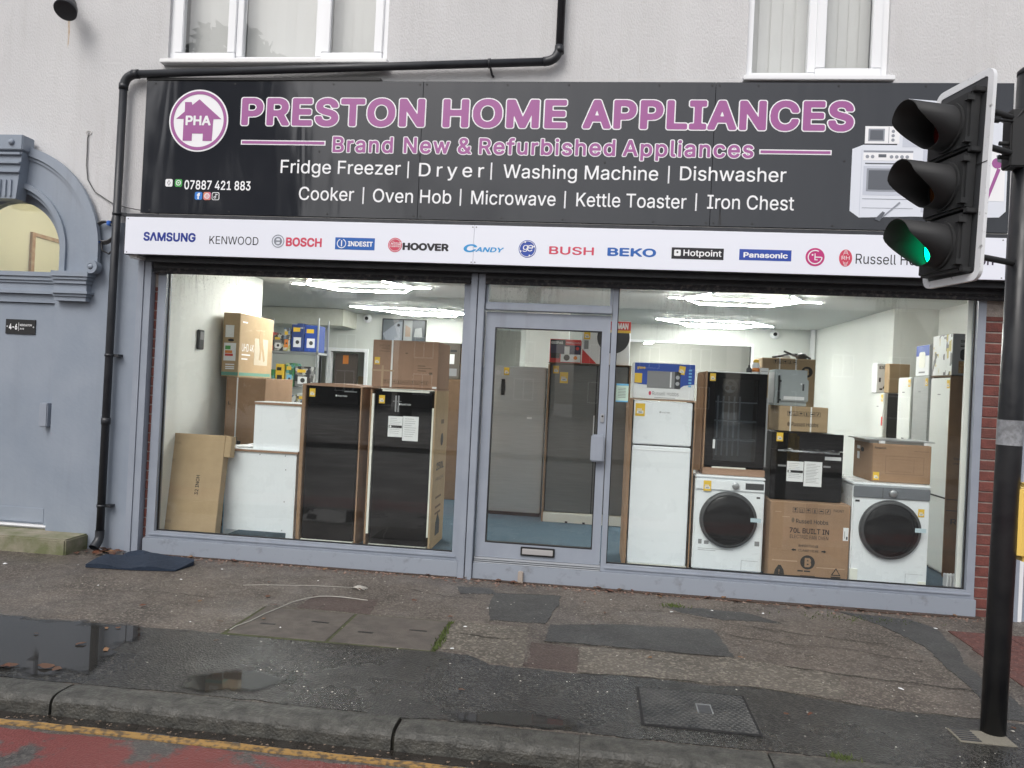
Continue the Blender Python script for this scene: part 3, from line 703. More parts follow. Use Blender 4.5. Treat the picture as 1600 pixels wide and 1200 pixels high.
# ------------------------------------------------------------------ shopfront
ZC = .14; ZT = 2.515
sf = box('kick_panel', -3.975, -1.105, -.03, .10, .0, ZC, M_KICK, bld, bev=.003)
box('kick_panel', -.975, 3.065, -.03, .10, -.005, ZC, M_KICK, bld, bev=.003)
def glazed(name, x0, x1, z0, z1, fw=.06, y0=.0, y1=.09, l=1, r=1):
    f = boxes(name, [(x0, x1, y0, y1, z0, z0+fw), (x0, x1, y0, y1, z1-.03, z1), (x0, x0+(fw*1.3 if l else .045), y0+.001, y1, z0+fw, z1-.03), (x1-(fw if r else .045), x1, y0+.001, y1, z0+fw, z1-.03)], M_FRAME, bld)
    box('bead', x0+.03, x1-.03, y0-.012, y0+.02, z0+fw*.45, z0+fw*.62, M_FRAME, f)
    xa = x0+(fw*1.3 if l else .045); xb = x1-(fw if r else .045)
    boxes('gasket', [(xa, xb, .04, .06, z0+fw, z0+fw+.01), (xa, xa+.008, .04, .06, z0+fw+.01, z1-.03), (xb-.008, xb, .04, .06, z0+fw+.01, z1-.03)], M_BLACK, f)
    box('pane', xa, xb, .047, .053, z0+fw, z1-.03, M_GLASS, f)
    return f
gl1 = glazed('shop_window', -3.965, -1.105, ZC+.002, 2.56)
gl2 = glazed('shop_window', .103, 3.06, ZC+.002, 2.56, l=0)
box('post', -1.10, -1.045, -.06, .10, -.03, 2.60, M_FRAME, bld, bev=.004); box('post', -1.038, -.98, -.055, .10, -.03, 2.60, M_FRAME, bld, bev=.004)
tl = boxes('transom_light', [(-.975, .10, .0, .09, 2.305, 2.37), (-.975, -.955, .0, .09, 2.37, 2.56), (.08, .10, .0, .09, 2.37, 2.56), (-.955, .08, .0, .09, 2.535, 2.56)], M_FRAME, bld)
box('transom_bar', -.972, .10, -.035, -.002, 2.30, 2.352, M_FRAME, tl, bev=.004)
box('pane', -.955, .08, .047, .053, 2.37, 2.535, M_GLASS, tl)
door = boxes('shop_door', [(-.965, -.885, .005, .065, .19, 2.285), (.025, .095, .005, .065, .19, 2.285), (-.885, .025, .005, .065, 2.155, 2.285), (-.885, .025, .005, .065, .19, .315)], M_FRAME, bld)
box('pane', -.885, .025, .03, .036, .315, 2.155, M_GLASS, door)
boxes('gasket', [(-.885, -.876, .004, .05, .315, 2.155), (.016, .025, .004, .05, .315, 2.155), (-.876, .016, .004, .05, .315, .324), (-.876, .016, .004, .05, 2.146, 2.155)], M_BLACK, door)
box('pull_handle', -.025, .088, -.075, .0, 1.06, 1.285, M_FRAME, door, bev=.012)
lp = box('letter_plate', -.575, -.285, -.012, .005, .225, .30, M_BLACK, door, bev=.004); box('flap', -.56, -.30, -.02, -.012, .24, .287, pm('satin_steel', (.62, .6, .6), rough=.35, metal=.6), lp, bev=.003)
box('lock', .045, .075, -.008, .005, 1.39, 1.46, M_ALU, door, bev=.004); disc('keyhole', .06, 1.44, .008, -.0085, M_BLACK, door, n=12)
boxes('threshold', [(-.972, .10, -.02, .1, .142, .149), (-.972, .10, -.01, .1, .156, .163), (-.972, .10, -.004, .1, .17, .187)], pm('threshold_grey', (.36, .38, .41), rough=.5), door)
# brick piers
def pier(x0, x1, y):
    p = box('brick_pier', x0+.002, x1-.002, y+.008, .3, -.05, 2.62, M_MORTAR, bld)
    for r in range(29):
        z = -.02+.085*r
        if z > 2.38: break
        o = box('brick', x0, x1-.004+random.uniform(-.003, .003), y+random.uniform(-.002, .003), y+.09, z, z+.074+random.uniform(-.002, .002), random.choice((M_BRICK, M_BRICK, M_BRICK2)), p, bev=.004, seg=1)
    box('lintel_end', x0, x1, y-.001, y+.09, 2.395, 2.56, M_MORTAR, p)
pier(-3.998, -3.967, .01); pier(3.066, 3.25, .015)
box('wall_reveal', -3.96, -3.905, .1, .3, ZC, 2.62, M_WALLIN, bld); box('wall_reveal', 2.965, 3.06, .1, .125, ZC, 2.62, M_WALLIN, bld)
# shutter box with grimy bottom slats and brand panel on its face
shb = boxes('shutter_box', [(-4.15, 3.2, -.245, .0, 2.645, 3.0), (-4.0, 3.2, -.16, -.12, 2.60, 2.643), (-3.99, 3.2, -.05, -.01, 2.565, 2.64)], M_SHUT, bld)
for x0, x1 in ((-3.99, -1.105), (-1.03, 3.2)):
    box('shutter_slat', x0, x1, -.045, -.015, 2.545, 2.6, M_SHUTDIRT, shb, bev=.006); box('shutter_slat', x0, x1, -.05, -.012, 2.515, 2.543, M_SHUTDIRT, shb, bev=.006)
box('head_frame', -3.96, 3.06, .0, .1, 2.561, 2.63, M_SHUT, bld)
box('shutter_end_cap', 3.2, 3.24, -.255, -.0, 2.50, 2.7, M_SHUT, shb, bev=.004)
box('shutter_end_cap', -4.12, -4.05, -.2, -.08, 2.62, 2.645, M_UPVCD, shb)
# cream batten strip between sign and brand panel
box('sign_batten', -4.1, 3.2, -.05, .0, 3.003, 3.047, pm('cream_batten', (.62, .6, .57), rough=.6), bld)

# ------------------------------------------------------------------ main sign
sg = empty('shop_sign', 'long black sign board with pink PRESTON HOME APPLIANCES lettering above the shop windows', 'shop sign', (0, 0, 0))
YS = -.06
for a, b in ((-4.135, -1.6005), (-1.5985, .858), (.86, 3.163)):
    box('board', a, b, YS, -.02, 3.05, 4.238, M_SIGN, sg, bev=.002, seg=1)
boxes('rail', [(-4.1, 3.1, -.018, .0, 3.2, 3.26), (-4.1, 3.1, -.018, .0, 4.1, 4.16)], M_BLACK, sg)
box('top_edge_shadow', -4.132, -1.98, -.07, -.001, 4.24, 4.262, M_BLACK, sg)  # black strip paints in the shadow band along the board's top edge
for x in (-4.05, -3.3, -2.4, -1.63, -1.57, -.87, -.35, .4, .83, .89, 1.2, 1.83, 2.5):
    for z in (3.075, 4.21): disc('screw', x, z, .008, YS-.0005, M_BLACK, sg, n=8, t=.002)
for x, z in ((-2.5, 3.62), (-1.61, 3.6), (-.02, 3.56), (1.9, 3.6)): disc('screw', x, z, .008, YS-.0005, M_BLACK, sg, n=8, t=.002)
# round house emblem
em = disc('emblem', -3.625, 3.88, .277, YS-.001, M_WPRINT, sg, n=64)
ring('emblem_ring', -3.625, 3.88, .235, .263, YS-.004, YS-.0025, M_PINK, em, n=64)
prism('house', [(-3.765, 3.70), (-3.68, 3.70), (-3.68, 3.765), (-3.578, 3.765), (-3.578, 3.70), (-3.492, 3.70), (-3.487, 3.895), (-3.412, 3.895), (-3.625, 4.07), (-3.69, 4.018), (-3.698, 4.045), (-3.76, 4.045), (-3.758, 3.96), (-3.835, 3.895), (-3.765, 3.895)], YS-.004, YS-.0025, M_PINK, em)
text('PHA', -3.745, -3.508, 3.838, .088, YS-.005, M_WPRINT, em, bold=.035)
OUT = lambda ex: (ex, M_WPRINT)
for body, a, b in (('PRESTON', -3.237, -1.565), ('HOME', -1.428, -.348), ('APPLIANCES', -.23, 1.968)):
    text(body, a, b, 3.836, .262, YS-.0015, M_PINK, sg, bold=.037, outline=OUT(.02), spacing=1.08)
for a, b in ((-3.22, -2.446), (1.229, 1.798)):
    flat('rule_line', a, b, 3.648 if a > 0 else 3.672, 3.688 if a > 0 else 3.714, YS-.0008, M_WPRINT, sg); flat('rule_line', a+.01, b-.01, 3.657 if a > 0 else 3.681, 3.679 if a > 0 else 3.705, YS-.002, M_PINK, sg)
for body, a, b in (('Brand New', -2.388, -1.335), ('&', -1.282, -1.148), ('Refurbished', -1.098, .068), ('Appliances', .115, 1.19)):
    text(body, a, b, 3.61, .152, YS-.0015, M_PINK, sg, bold=.02, outline=OUT(.028), spacing=1.1)
for body, a, b, z in (('Fridge Freezer', -2.842, -1.764, 3.428), ('Dryer', -1.602, -1.037, 3.42), ('Washing Machine', -.872, .424, 3.418), ('Dishwasher', .601, 1.452, 3.424),
                      ('Cooker', -2.664, -2.167, 3.195), ('Oven Hob', -1.998, -1.309, 3.19), ('Microwave', -1.137, -.416, 3.19), ('Kettle Toaster', -.243, .664, 3.19), ('Iron Chest', .832, 1.523, 3.194)):
    text(body, a, b, z, .116, YS-.001, M_WPRINT, sg, bold=.006, spacing=1.28 if body == 'Dryer' else 1.0)
for x, z in ((-1.698, 3.40), (-.975, 3.40), (.51, 3.395), (-2.084, 3.17), (-1.229, 3.172), (-.338, 3.17), (.742, 3.172)):
    flat('divider', x-.006, x+.006, z, z+.146, YS-.001, M_WPRINT, sg)
# phone number and little icons
def rrect(x0, x1, z0, z1, r, n=5):
    p = []
    for cx, cz, a in ((x1-r, z1-r, 0), (x0+r, z1-r, 90), (x0+r, z0+r, 180), (x1-r, z0+r, 270)):
        for k in range(n+1): p.append((cx+r*math.cos(rad(a+90*k/n)), cz+r*math.sin(rad(a+90*k/n))))
    return p
def icon(x0, z0, s, mat, name='icon'): return prism(name, rrect(x0, x0+s, z0, z0+s, s*.22), YS-.002, YS-.0008, mat, sg)
ic = icon(-3.908, 3.288, .068, M_WPRINT); ring('glyph', -3.874, 3.322, .010, .016, YS-.0035, YS-.0025, M_GREYTX, ic, n=4, riz=.02, roz=.026)
ic = icon(-3.818, 3.288, .068, pm('green_icon', (.06, .38, .08), rough=.4)); ring('glyph', -3.784, 3.323, .017, .024, YS-.0035, YS-.0025, M_WPRINT, ic, n=20); flat('glyph', -3.792, -3.776, 3.319, 3.327, YS-.0025, M_WPRINT, ic)
text('07887 421 883', -3.728, -3.11, 3.268, .083, YS-.001, M_WPRINT, sg, bold=.02)
ic = icon(-3.625, 3.176, .07, pm('blue_icon', (.03, .2, .62), rough=.4)); text('f', -3.605, -3.575, 3.182, .055, YS-.0025, M_WPRINT, ic, bold=.05)
ic = icon(-3.545, 3.176, .07, pm('pink_icon', (.62, .13, .28), (.75, .35, .1), scale=14, rough=.4)); ring('glyph', -3.51, 3.211, .018, .025, YS-.0035, YS-.0025, M_WPRINT, ic, n=4*5); ring('glyph', -3.51, 3.211, .008, .013, YS-.0035, YS-.0025, M_WPRINT, ic, n=14)
ic = icon(-3.465, 3.176, .07, M_WPRINT); prism('glyph', rrect(-3.459, -3.401, 3.182, 3.24, .012), YS-.0035, YS-.0025, M_BPRINT, ic); ring('glyph', -3.436, 3.2, .005, .011, YS-.005, YS-.004, M_WPRINT, ic, n=14); boxes('glyph', [(-3.43, -3.424, YS-.005, YS-.004, 3.2, 3.232), (-3.424, -3.41, YS-.005, YS-.004, 3.222, 3.228)], M_WPRINT, ic)
# printed picture of appliances at the right end of the board
P1 = YS-.001
pic = prism('printed_picture', [(1.957, 3.70), (2.04, 3.735), (2.30, 3.735), (2.30, 4.0), (2.375, 4.108), (2.62, 4.09), (2.9, 4.0), (3.135, 3.90), (3.138, 3.22), (3.09, 3.172), (2.75, 3.16), (2.45, 3.165), (2.03, 3.148), (1.957, 3.20)], P1-.001, P1, pm('printed_white_appliance', (.70, .73, .80), rough=.35), sg)
PG = pm('printed_grey', (.28, .3, .34), rough=.35); PD = pm('printed_dark', (.11, .12, .14), rough=.35); PW = pm('printed_shade', (.55, .58, .66), rough=.35)
def pf(x0, x1, z0, z1, m, lv=1): return flat('printed_shape', x0, x1, z0, z1, P1-.0012*lv, m, pic)
pf(2.05, 2.315, 3.745, 3.885, M_WPRINT); pf(2.075, 2.20, 3.765, 3.865, PG, 2); pf(2.088, 2.188, 3.776, 3.853, PD, 3); pf(2.23, 2.234, 3.75, 3.88, PG, 2)
for z in (3.775, 3.81, 3.845): disc('printed_shape', 2.265, z, .013, P1-.0025, PG, pic, n=14)
pf(2.045, 2.425, 3.675, 3.69, PG); pf(2.045, 2.425, 3.61, 3.672, M_WPRINT)
for x in (2.075, 2.115, 2.26, 2.3, 2.34, 2.38): disc('printed_shape', x, 3.64, .014, P1-.0025, PG, pic, n=14)
pf(2.16, 2.22, 3.635, 3.66, PD, 2); pf(2.06, 2.41, 3.58, 3.59, PD); pf(2.05, 2.42, 3.33, 3.565, PW); pf(2.075, 2.395, 3.36, 3.545, PG, 2); pf(2.09, 2.38, 3.375, 3.53, PD, 3)
pf(2.05, 2.44, 3.297, 3.302, PG); pf(2.05, 2.44, 3.225, 3.229, PG); pf(2.03, 2.034, 3.16, 3.7, PW)
pf(2.34, 2.6, 3.72, 4.05, PW); pf(2.5, 2.9, 3.2, 3.7, PW); disc('printed_shape', 2.7, 3.45, .15, P1-.0025, PG, pic); disc('printed_shape', 2.7, 3.45, .11, P1-.004, PD, pic)
pf(2.95, 3.12, 3.3, 3.72, M_WPRINT); pf(2.95, 3.12, 3.735, 3.74, PG)
prism('printed_shape', [(2.965, 3.26), (2.985, 3.255), (3.085, 3.55), (3.06, 3.56)], P1-.004, P1-.003, M_PINK, pic); disc('printed_shape', 3.06, 3.60, .042, P1-.003, M_PINK, pic, n=16); prism('printed_shape', [(3.05, 3.66), (3.075, 3.67), (3.11, 3.63), (3.1, 3.6), (3.06, 3.61)], P1-.006, P1-.005, PD, pic)
prism('printed_shape', [(2.2, 3.15), (2.215, 3.15), (2.345, 3.27), (2.335, 3.28)], P1-.004, P1-.003, PG, pic); prism('printed_shape', [(2.15, 3.135), (2.19, 3.12), (2.23, 3.19), (2.21, 3.2)], P1-.006, P1-.005, PD, pic)
# smoky crease marks printed low on the board
for x in (.93, .945): prism('crease', [(x, 3.06), (x+.008, 3.06), (x+.012-.02*(x > .94), 3.23), (x+.006-.02*(x > .94), 3.23)], YS-.0012, YS-.0004, M_BPRINT, sg)

# ------------------------------------------------------------------ white brand panel
bp = empty('brand_panel', 'long white panel of printed appliance brand logos below the black sign', 'sign panel')
YB = -.262
for a, b in ((-4.133, -1.062), (-1.0605, 3.056)): box('panel', a, b, YB, -.246, 2.645, 2.967, M_WHITEP, bp, bev=.002, seg=1)
for x in (-4.11, -1.075, -1.045, 3.03):
    for z in (2.66, 2.95): disc('screw', x, z, .006, YB, M_GREYTX, bp, n=8)
NAVY = pm('navy_print', srgb(30, 50, 140), rough=.35); BRED = pm('logo_red', srgb(205, 70, 95), rough=.35); SKY_ = pm('logo_sky_blue', srgb(50, 150, 210), rough=.35); IB = pm('logo_blue', srgb(35, 95, 175), rough=.35); BK = pm('logo_black', srgb(32, 30, 36), rough=.35); MAG = pm('logo_magenta', srgb(190, 50, 120), rough=.35); GEB = pm('logo_royal_blue', srgb(45, 75, 165), rough=.35); GRY = pm('logo_grey', srgb(135, 140, 150), rough=.35)
text('S\u039bMSUNG', -3.96, -3.483, 2.763, .078, YB, NAVY, bp, bold=.035)
text('KENWOOD', -3.357, -2.917, 2.753, .068, YB, BK, bp, bold=-.004); 
ring('logo_ring', -2.743, 2.79, .048, .055, YB-.002, YB-.0005, GRY, bp); ring('logo_ring', -2.743, 2.79, .026, .036, YB-.002, YB-.0005, GRY, bp); boxes('logo_mark', [(-2.768, -2.76, YB-.003, YB-.0022, 2.765, 2.815), (-2.726, -2.718, YB-.003, YB-.0022, 2.765, 2.815), (-2.76, -2.726, YB-.003, YB-.0022, 2.785, 2.796)], GRY, bp)
text('BOSCH', -2.673, -2.358, 2.75, .077, YB, BRED, bp, bold=.035)
lg = flat('logo_block', -2.241, -1.899, 2.735, 2.836, YB, IB, bp); ring('logo_ring', -2.185, 2.785, .033, .040, YB-.003, YB-.0015, M_WPRINT, lg, a0=110, a1=430); text('i', -2.191, -2.179, 2.762, .05, YB-.001, M_WPRINT, lg, bold=.03); text('INDESIT', -2.13, -1.915, 2.765, .042, YB-.001, M_WPRINT, lg, bold=.03)
lg = disc('logo_disc', -1.724, 2.785, .06, YB, BRED, bp); ring('logo_ring', -1.724, 2.785, .049, .052, YB-.003, YB-.0015, M_WPRINT, lg); text('Hoover', -1.768, -1.68, 2.768, .055, YB-.001, M_WPRINT, lg, shear=.35, bold=-.004)
text('HOOVER', -1.66, -1.27, 2.746, .062, YB, BK, bp, bold=.045)
text('ANDY', -1.045, -.82, 2.748, .04, YB, SKY_, bp, bold=.03, shear=.35); text('C', -1.152, -1.045, 2.744, .066, YB, SKY_, bp, bold=.03, shear=.3)
lg = disc('logo_disc', -.615, 2.783, .072, YB, GEB, bp); ring('logo_ring', -.615, 2.783, .062, .066, YB-.003, YB-.0015, M_WPRINT, lg); text('g', -.655, -.615, 2.775, .055, YB-.001, M_WPRINT, lg, shear=.2, bold=.004); text('e', -.62, -.575, 2.765, .07, YB-.001, M_WPRINT, lg, shear=.2, bold=.004)
for k in range(4): a = rad(20+90*k); disc('logo_mark', -.615+.058*math.cos(a), 2.783+.058*math.sin(a), .007, YB-.0035, M_WPRINT, lg, n=10)
text('BUSH', -.437, -.074, 2.746, .066, YB, BRED, bp, bold=.02); text('BEKO', .035, .423, 2.746, .068, YB, IB, bp, bold=.03)
lg = flat('logo_block', .545, .952, 2.737, 2.828, YB, BK, bp); sq = prism('logo_mark', rrect(.565, .617, 2.76, 2.81, .008), YB-.003, YB-.0015, M_WPRINT, lg); disc('logo_mark', .59, 2.79, .008, YB-.0035, BK, lg, n=12); text('Hotpoint', .638, .935, 2.763, .05, YB-.001, M_WPRINT, lg, bold=.015)
lg = flat('logo_block', 1.073, 1.472, 2.742, 2.829, YB, GEB, bp); text('Panasonic', 1.105, 1.445, 2.764, .042, YB-.001, M_WPRINT, lg, bold=.03)
lg = disc('logo_disc', 1.652, 2.781, .072, YB, MAG, bp); ring('logo_ring', 1.652, 2.781, .048, .056, YB-.003, YB-.0015, M_WPRINT, lg, a0=60, a1=360); boxes('logo_mark', [(1.652, 1.7, YB-.003, YB-.0015, 2.777, 2.785), (1.648, 1.655, YB-.003, YB-.0015, 2.757, 2.81), (1.655, 1.672, YB-.003, YB-.0015, 2.757, 2.763)], M_WPRINT, lg); disc('logo_mark', 1.632, 2.798, .007, YB-.0015, M_WPRINT, lg, n=10)
lg = disc('logo_disc', 1.882, 2.78, .049, YB, BRED, bp, rz=.067); text('RH', 1.852, 1.912, 2.768, .03, YB-.001, M_WPRINT, lg)
for k in (-1, 1):
    for j in range(3): ring('logo_ring', 1.882, 2.78+k*(.02+.014*j), .018-.004*j, .021-.004*j, YB-.003, YB-.0015, M_WPRINT, lg, a0=20 if k > 0 else 200, a1=160 if k > 0 else 340, n=10)
text('Russell Hobbs', 1.958, 2.56, 2.741, .078, YB, BK, bp, bold=-.002)
text('dyson', 2.69, 2.968, 2.757, .083, YB, pm('logo_plum', srgb(55, 35, 65), rough=.35), bp, bold=.02)

# ------------------------------------------------------------------ downpipe, cable, fittings
dp = empty('downpipe', 'black plastic rainwater downpipe running across and down beside the side door', 'downpipe', (-4.345, -.075, 0))
def bend(a, b, c, r=.09, n=7):
    a, b, c = Vector(a), Vector(b), Vector(c); u = (a-b).normalized(); v = (c-b).normalized(); out = []
    for k in range(n+1):
        t = k/n; out.append(tuple(b+u*r*(1-t)**2+v*r*t**2))
    return out
R_ = .034
T0, T1, T2, T3, T4 = (3.9, 0, 7.5), (3.9, 0, 4.405), (.0, 0, 4.285), (0, 0, .11), (-.012, -.10, .05)
sweep('upper_pipe', [T0, (3.9, 0, 4.52)], R_, M_BLACKPL, dp, n=16)
sweep('cross_pipe', [(3.79, 0, 4.40), (.11, 0, 4.288)], R_, M_BLACKPL, dp, n=16)
sweep('lower_pipe', [(0, 0, 4.18), (-.005, 0, 2.2), (-.008, 0, .13)], R_, M_BLACKPL, dp, n=16)
sweep('elbow', bend(T0, T1, T2, .13), R_+.004, M_BLACKPL, dp, n=16); sweep('elbow', bend(T1, T2, T3, .13), R_+.004, M_BLACKPL, dp, n=16)
sweep('outlet_shoe', [(-.008, 0, .19), (-.008, 0, .13), (-.01, -.02, .09), (-.012, -.07, .045)], [R_+.005, R_+.005, R_+.006, R_+.008], M_BLACKPL, dp, n=16, caps=False)
for p, q in (((3.9, 0, 4.47), (3.9, 0, 4.53)), ((.08, 0, 4.287), (.14, 0, 4.289)), ((-.005, 0, 1.14), (-.005, 0, 1.2)), ((0, 0, 4.15), (0, 0, 4.2))):
    sweep('collar', [p, q], R_+.006, M_BLACKPL, dp, n=16)
for x, z in ((0, 3.03), (-.004, 1.76), (-.007, .41)):
    sweep('bracket', [(x, 0, z-.012), (x, 0, z+.012)], R_+.007, M_BLACKPL, dp, n=16); box('bracket_lug', x+.03, x+.085, .0, .065, z-.012, z+.012, M_BLACKPL, dp)
sweep('bracket', [(3.30, 0, 4.385), (3.325, 0, 4.386)], R_+.007, M_BLACKPL, dp, n=16); sweep('bracket_hook', [(3.32, .02, 4.35), (3.33, .05, 4.31), (3.34, .07, 4.30)], .01, M_BLACKPL, dp, n=8)
M_CABLE = pm('grey_cable', (.12, .12, .12), rough=.6); M_WCABLE = pm('dirty_white_cable', (.42, .40, .36), rough=.7)
wc = empty('wall_cable', 'thin grey cable hanging from a hole in the render down behind the sign', 'cable', (-4.71, 0, 3.78))
sweep('cable', [(0, .0, 0), (-.003, -.012, -.05), (.0, -.012, -.3), (.02, -.012, -.43), (.095, -.012, -.54), (.27, -.015, -.64), (.42, -.03, -.68), (.75, -.05, -.735)], .005, M_CABLE, wc, n=6)
ring('plaster_ring', 0, 0, .022, .03, -.006, -.001, pm('patch_plaster', (.5, .49, .48), rough=.9), wc, n=18, riz=.014, roz=.02)
co = empty('cable_coil', 'coil of grey cable tied with blue tape beside the downpipe', 'cable', (-4.475, -.03, 2.86))
for k in range(4):
    sweep('loop', [(.085*math.cos(a)*(1+.06*k), -.008-.008*k, .1*math.sin(a)*(1-.03*k)+.005*k) for a in [2*math.pi*i/22 for i in range(23)]], .006, M_CABLE, co, n=6)
box('tape_tie', .03, .065, -.05, .004, .065, .11, pm('blue_tape', (.03, .14, .55), rough=.4), co, bev=.008); box('tape_tie', -.07, -.03, -.05, .004, -.10, -.07, pm('blue_tape', (.03, .14, .55), rough=.4), co, bev=.008)
sweep('tail', [(.06, -.02, .09), (.075, -.02, .16), (.1, 0, .22)], .006, M_CABLE, co, n=6); sweep('tail', [(-.02, -.03, -.09), (.0, -.04, -.16), (.06, -.03, -.19), (.1, -.02, -.13)], .008, M_BLACK, co, n=6)
wf = empty('wall_lamp', 'black bell shaped wall lamp on a curved arm high on the render', 'wall lamp', (-4.86, 0, 4.95))
sweep('arm', [(-.12, 0, .16), (-.12, -.06, .16), (-.10, -.12, .1), (-.055, -.15, .0), (-.02, -.16, -.04)], .035, M_BLACKPL, wf, n=14)
b_ = lathe('bell', [(.04, .06), (.055, .03), (.06, -.01), (.085, -.05), (.095, -.11), (.09, -.115), (.02, -.10)], M_BLACKPL, wf, n=28, axis='Z'); b_.location = (.02, -.17, -.08); b_.rotation_euler = (rad(-38), rad(-12), 0)
lathe('wall_plate', [(.06, 0), (.06, -.02), (.04, -.03)], M_BLACKPL, wf, n=20, centre=(-.12, 0, .16))

# ------------------------------------------------------------------ traffic light and pole
M_POLE = pm('black_pole_paint', (.012, .013, .016), (.025, .026, .028), scale=6, rough=.28, rough2=.5, bump=.06, bscale=30)
M_TLB = pm('signal_black_plastic', (.016, .017, .018), (.026, .026, .027), scale=5, rough=.6, rough2=.75)
M_TLBOARD = pm('backing_board_black', (.035, .037, .042), (.045, .047, .05), scale=4, rough=.5)
M_TLW = pm('scuffed_white_border', (.74, .75, .77), (.25, .25, .25), scale=26, rough=.5, contrast=(.62, .72))
tl_ = empty('traffic_light', 'black traffic light on a pole showing green, white edged backing board', 'traffic light', (2.09, -2.28, 0))
pl_ = sweep('pole', [(0, 0, -.02), (.02, 0, 1.7), (.04, 0, 3.38)], .058, M_POLE, tl_, n=28); lathe('pole_cap', [(.06, 3.37), (.06, 3.39), (.045, 3.405), (.001, 3.41)], M_POLE, tl_, n=28, axis='Z', centre=(.04, 0, 0))
sweep('reflective_band', [(.0176, 0, 1.472), (.0192, 0, 1.60)], .0595, pm('grey_band', (.3, .31, .33), (.17, .175, .185), scale=22, rough=.4, contrast=(.4, .6)), tl_, n=28, caps=False)
th = rad(-76.2); vx, vy = math.cos(th), math.sin(th)      # board runs along v, faces n
HC = Vector((1.712-2.09, -2.49+2.28, 0))
Mh = Matrix(((vx, -vy, 0, HC.x), (vy, vx, 0, HC.y), (0, 0, 1, 0), (0, 0, 0, 1)))   # local x along board, local y = behind, -y = facing
Mh = Mh @ Matrix.Translation((0, 0, 2.75)) @ Matrix.Rotation(rad(-1.8), 4, 'X') @ Matrix.Translation((-.0, 0, -2.75))
def hd(o): o.matrix_basis = Mh; return o
W2_ = .196
hd(prism('backing_board', rrect(-W2_, W2_, 2.25, 3.25, .05, 6), -.006, .006, M_TLBOARD, tl_))
def frame_rr(name, x0, x1, z0, z1, r, w, y0, y1, mat):
    po = rrect(x0, x1, z0, z1, r, 6); pi = rrect(x0+w, x1-w, z0+w, z1-w, max(.004, r-w), 6); V = []; F = []; n = len(po)
    for (a, b), (c, d) in zip(pi, po): V += [(a, y0, b), (c, y0, d), (c, y1, d), (a, y1, b)]
    for k in range(n):
        for i in range(4): F.append((4*k+i, 4*((k+1) % n)+i, 4*((k+1) % n)+(i+1) % 4, 4*k+(i+1) % 4))
    o = mesh(name, V, F, mat, tl_); bm = bmesh.new(); bm.from_mesh(o.data); bmesh.ops.recalc_face_normals(bm, faces=bm.faces[:]); bm.to_mesh(o.data); bm.free(); return o
hd(frame_rr('white_border', -W2_-.002, W2_+.002, 2.248, 3.252, .052, .036, -.009, .009, M_TLW))
hd(boxes('board_joint', [(-W2_, W2_, -.0105, -.0095, 2.80, 2.804)], M_BLACK, tl_))
lamps = (('red', 3.015, (.10, .006, .005), 0), ('amber', 2.725, (.09, .03, .005), 0), ('green', 2.435, (.0, .55, .2), 9.0))
for nm, z, col, es in lamps:
    ho = hd(box('signal_housing', -.16, .13, -.07, -.004, z-.138, z+.138, M_TLB, tl_, bev=.012))
    ln = lathe('lens', [(.001, -.085), (.05, -.082), (.085, -.076), (.1, -.0705)], pm(nm+'_lens', col, rough=.15, emit=col if es else None, estr=es), ho, n=28, centre=(-.015, 0, z))
    # visor: shell cut away below
    V = []; F = []; n = 40; r0, r1 = .108, .104
    for k in range(n):
        a = 2*math.pi*k/n; c = math.cos(a); u = max(0, min(1, (c+.9)/1.3)); u = u*u*(3-2*u); Ln = .085+.14*u+.015*max(0, c)
        for r, y in ((r0, -.07), (r0, -.07-Ln), (r1, -.07-Ln), (r1, -.07)): V.append((-.015+r*math.sin(a), y, z+r*math.cos(a)))
    for k in range(n):
        b2 = 4*((k+1) % n)
        for i in range(3): F.append((4*k+i, b2+i, b2+i+1, 4*k+i+1))
    vz = mesh('visor', V, F, pm('visor_black', (.02, .02, .021), rough=.65), ho, smooth=True)
    ring('visor_flange', -.015, z, .104, .12, -.082, -.069, M_TLB, ho, n=36)
    boxes('latch', [(.11, .138, -.085, -.05, z+s*.1-.012, z+s*.1+.012) for s in (-1, 1)], M_TLB, ho)
for z in (2.30, 2.58, 2.87, 3.155):
    hd(box('hinge', .125, .15, -.06, .0, z-.012, z+.012, M_TLB, tl_, bev=.003))
for z, zz in ((3.13, 3.13), (2.95, 2.95), (2.4, 2.4)):
    a = HC+Vector((.09*-vy*-1*0, 0, 0)); sweep('bracket_arm', [(HC.x+.02, HC.y+.0, z), (HC.x+.16, HC.y+.06, z), (.02, -.0, z)], .016, M_TLB, tl_, n=8)
box('pole_clamp', -.075, .0, -.07, .02, 2.88, 3.17, M_TLB, tl_, bev=.006)
for z in (2.93, 3.0): sweep('bolt', [(-.12, -.05, z), (-.07, -.05, z)], .011, M_TLB, tl_, n=8)
sweep('feed_cable', [(HC.x+.05, HC.y+.01, 3.08), (HC.x+.18, HC.y+.06, 3.085), (-.06, -.06, 3.11), (-.02, -.075, 3.17), (.03, -.07, 3.16), (.04, -.06, 3.07)], .007, M_BLACK, tl_, n=6)
sweep('cable_plug', [(HC.x+.1, HC.y+.02, 3.078), (HC.x+.2, HC.y+.06, 3.083)], .016, M_BLACK, tl_, n=8)
pb = box('push_button_box', .055, .19, -.07, .06, .89, 1.285, pm('yellow_box', (.78, .55, .14), rough=.4), tl_, bev=.03, seg=3); box('push_button_face', .1, .16, -.078, -.068, .95, 1.05, M_BLACK, pb)
tl_.children  # (parts listed above)
bc = empty('cable_cover', 'small square iron cover set in the pavement beside the traffic light pole', 'cover', (1.99, -2.36, .0))
box('frame_plate', -.125, .14, -.075, .075, 0, .008, pm('cover_concrete', (.2, .185, .15), rough=.9, bump=.4), bc)
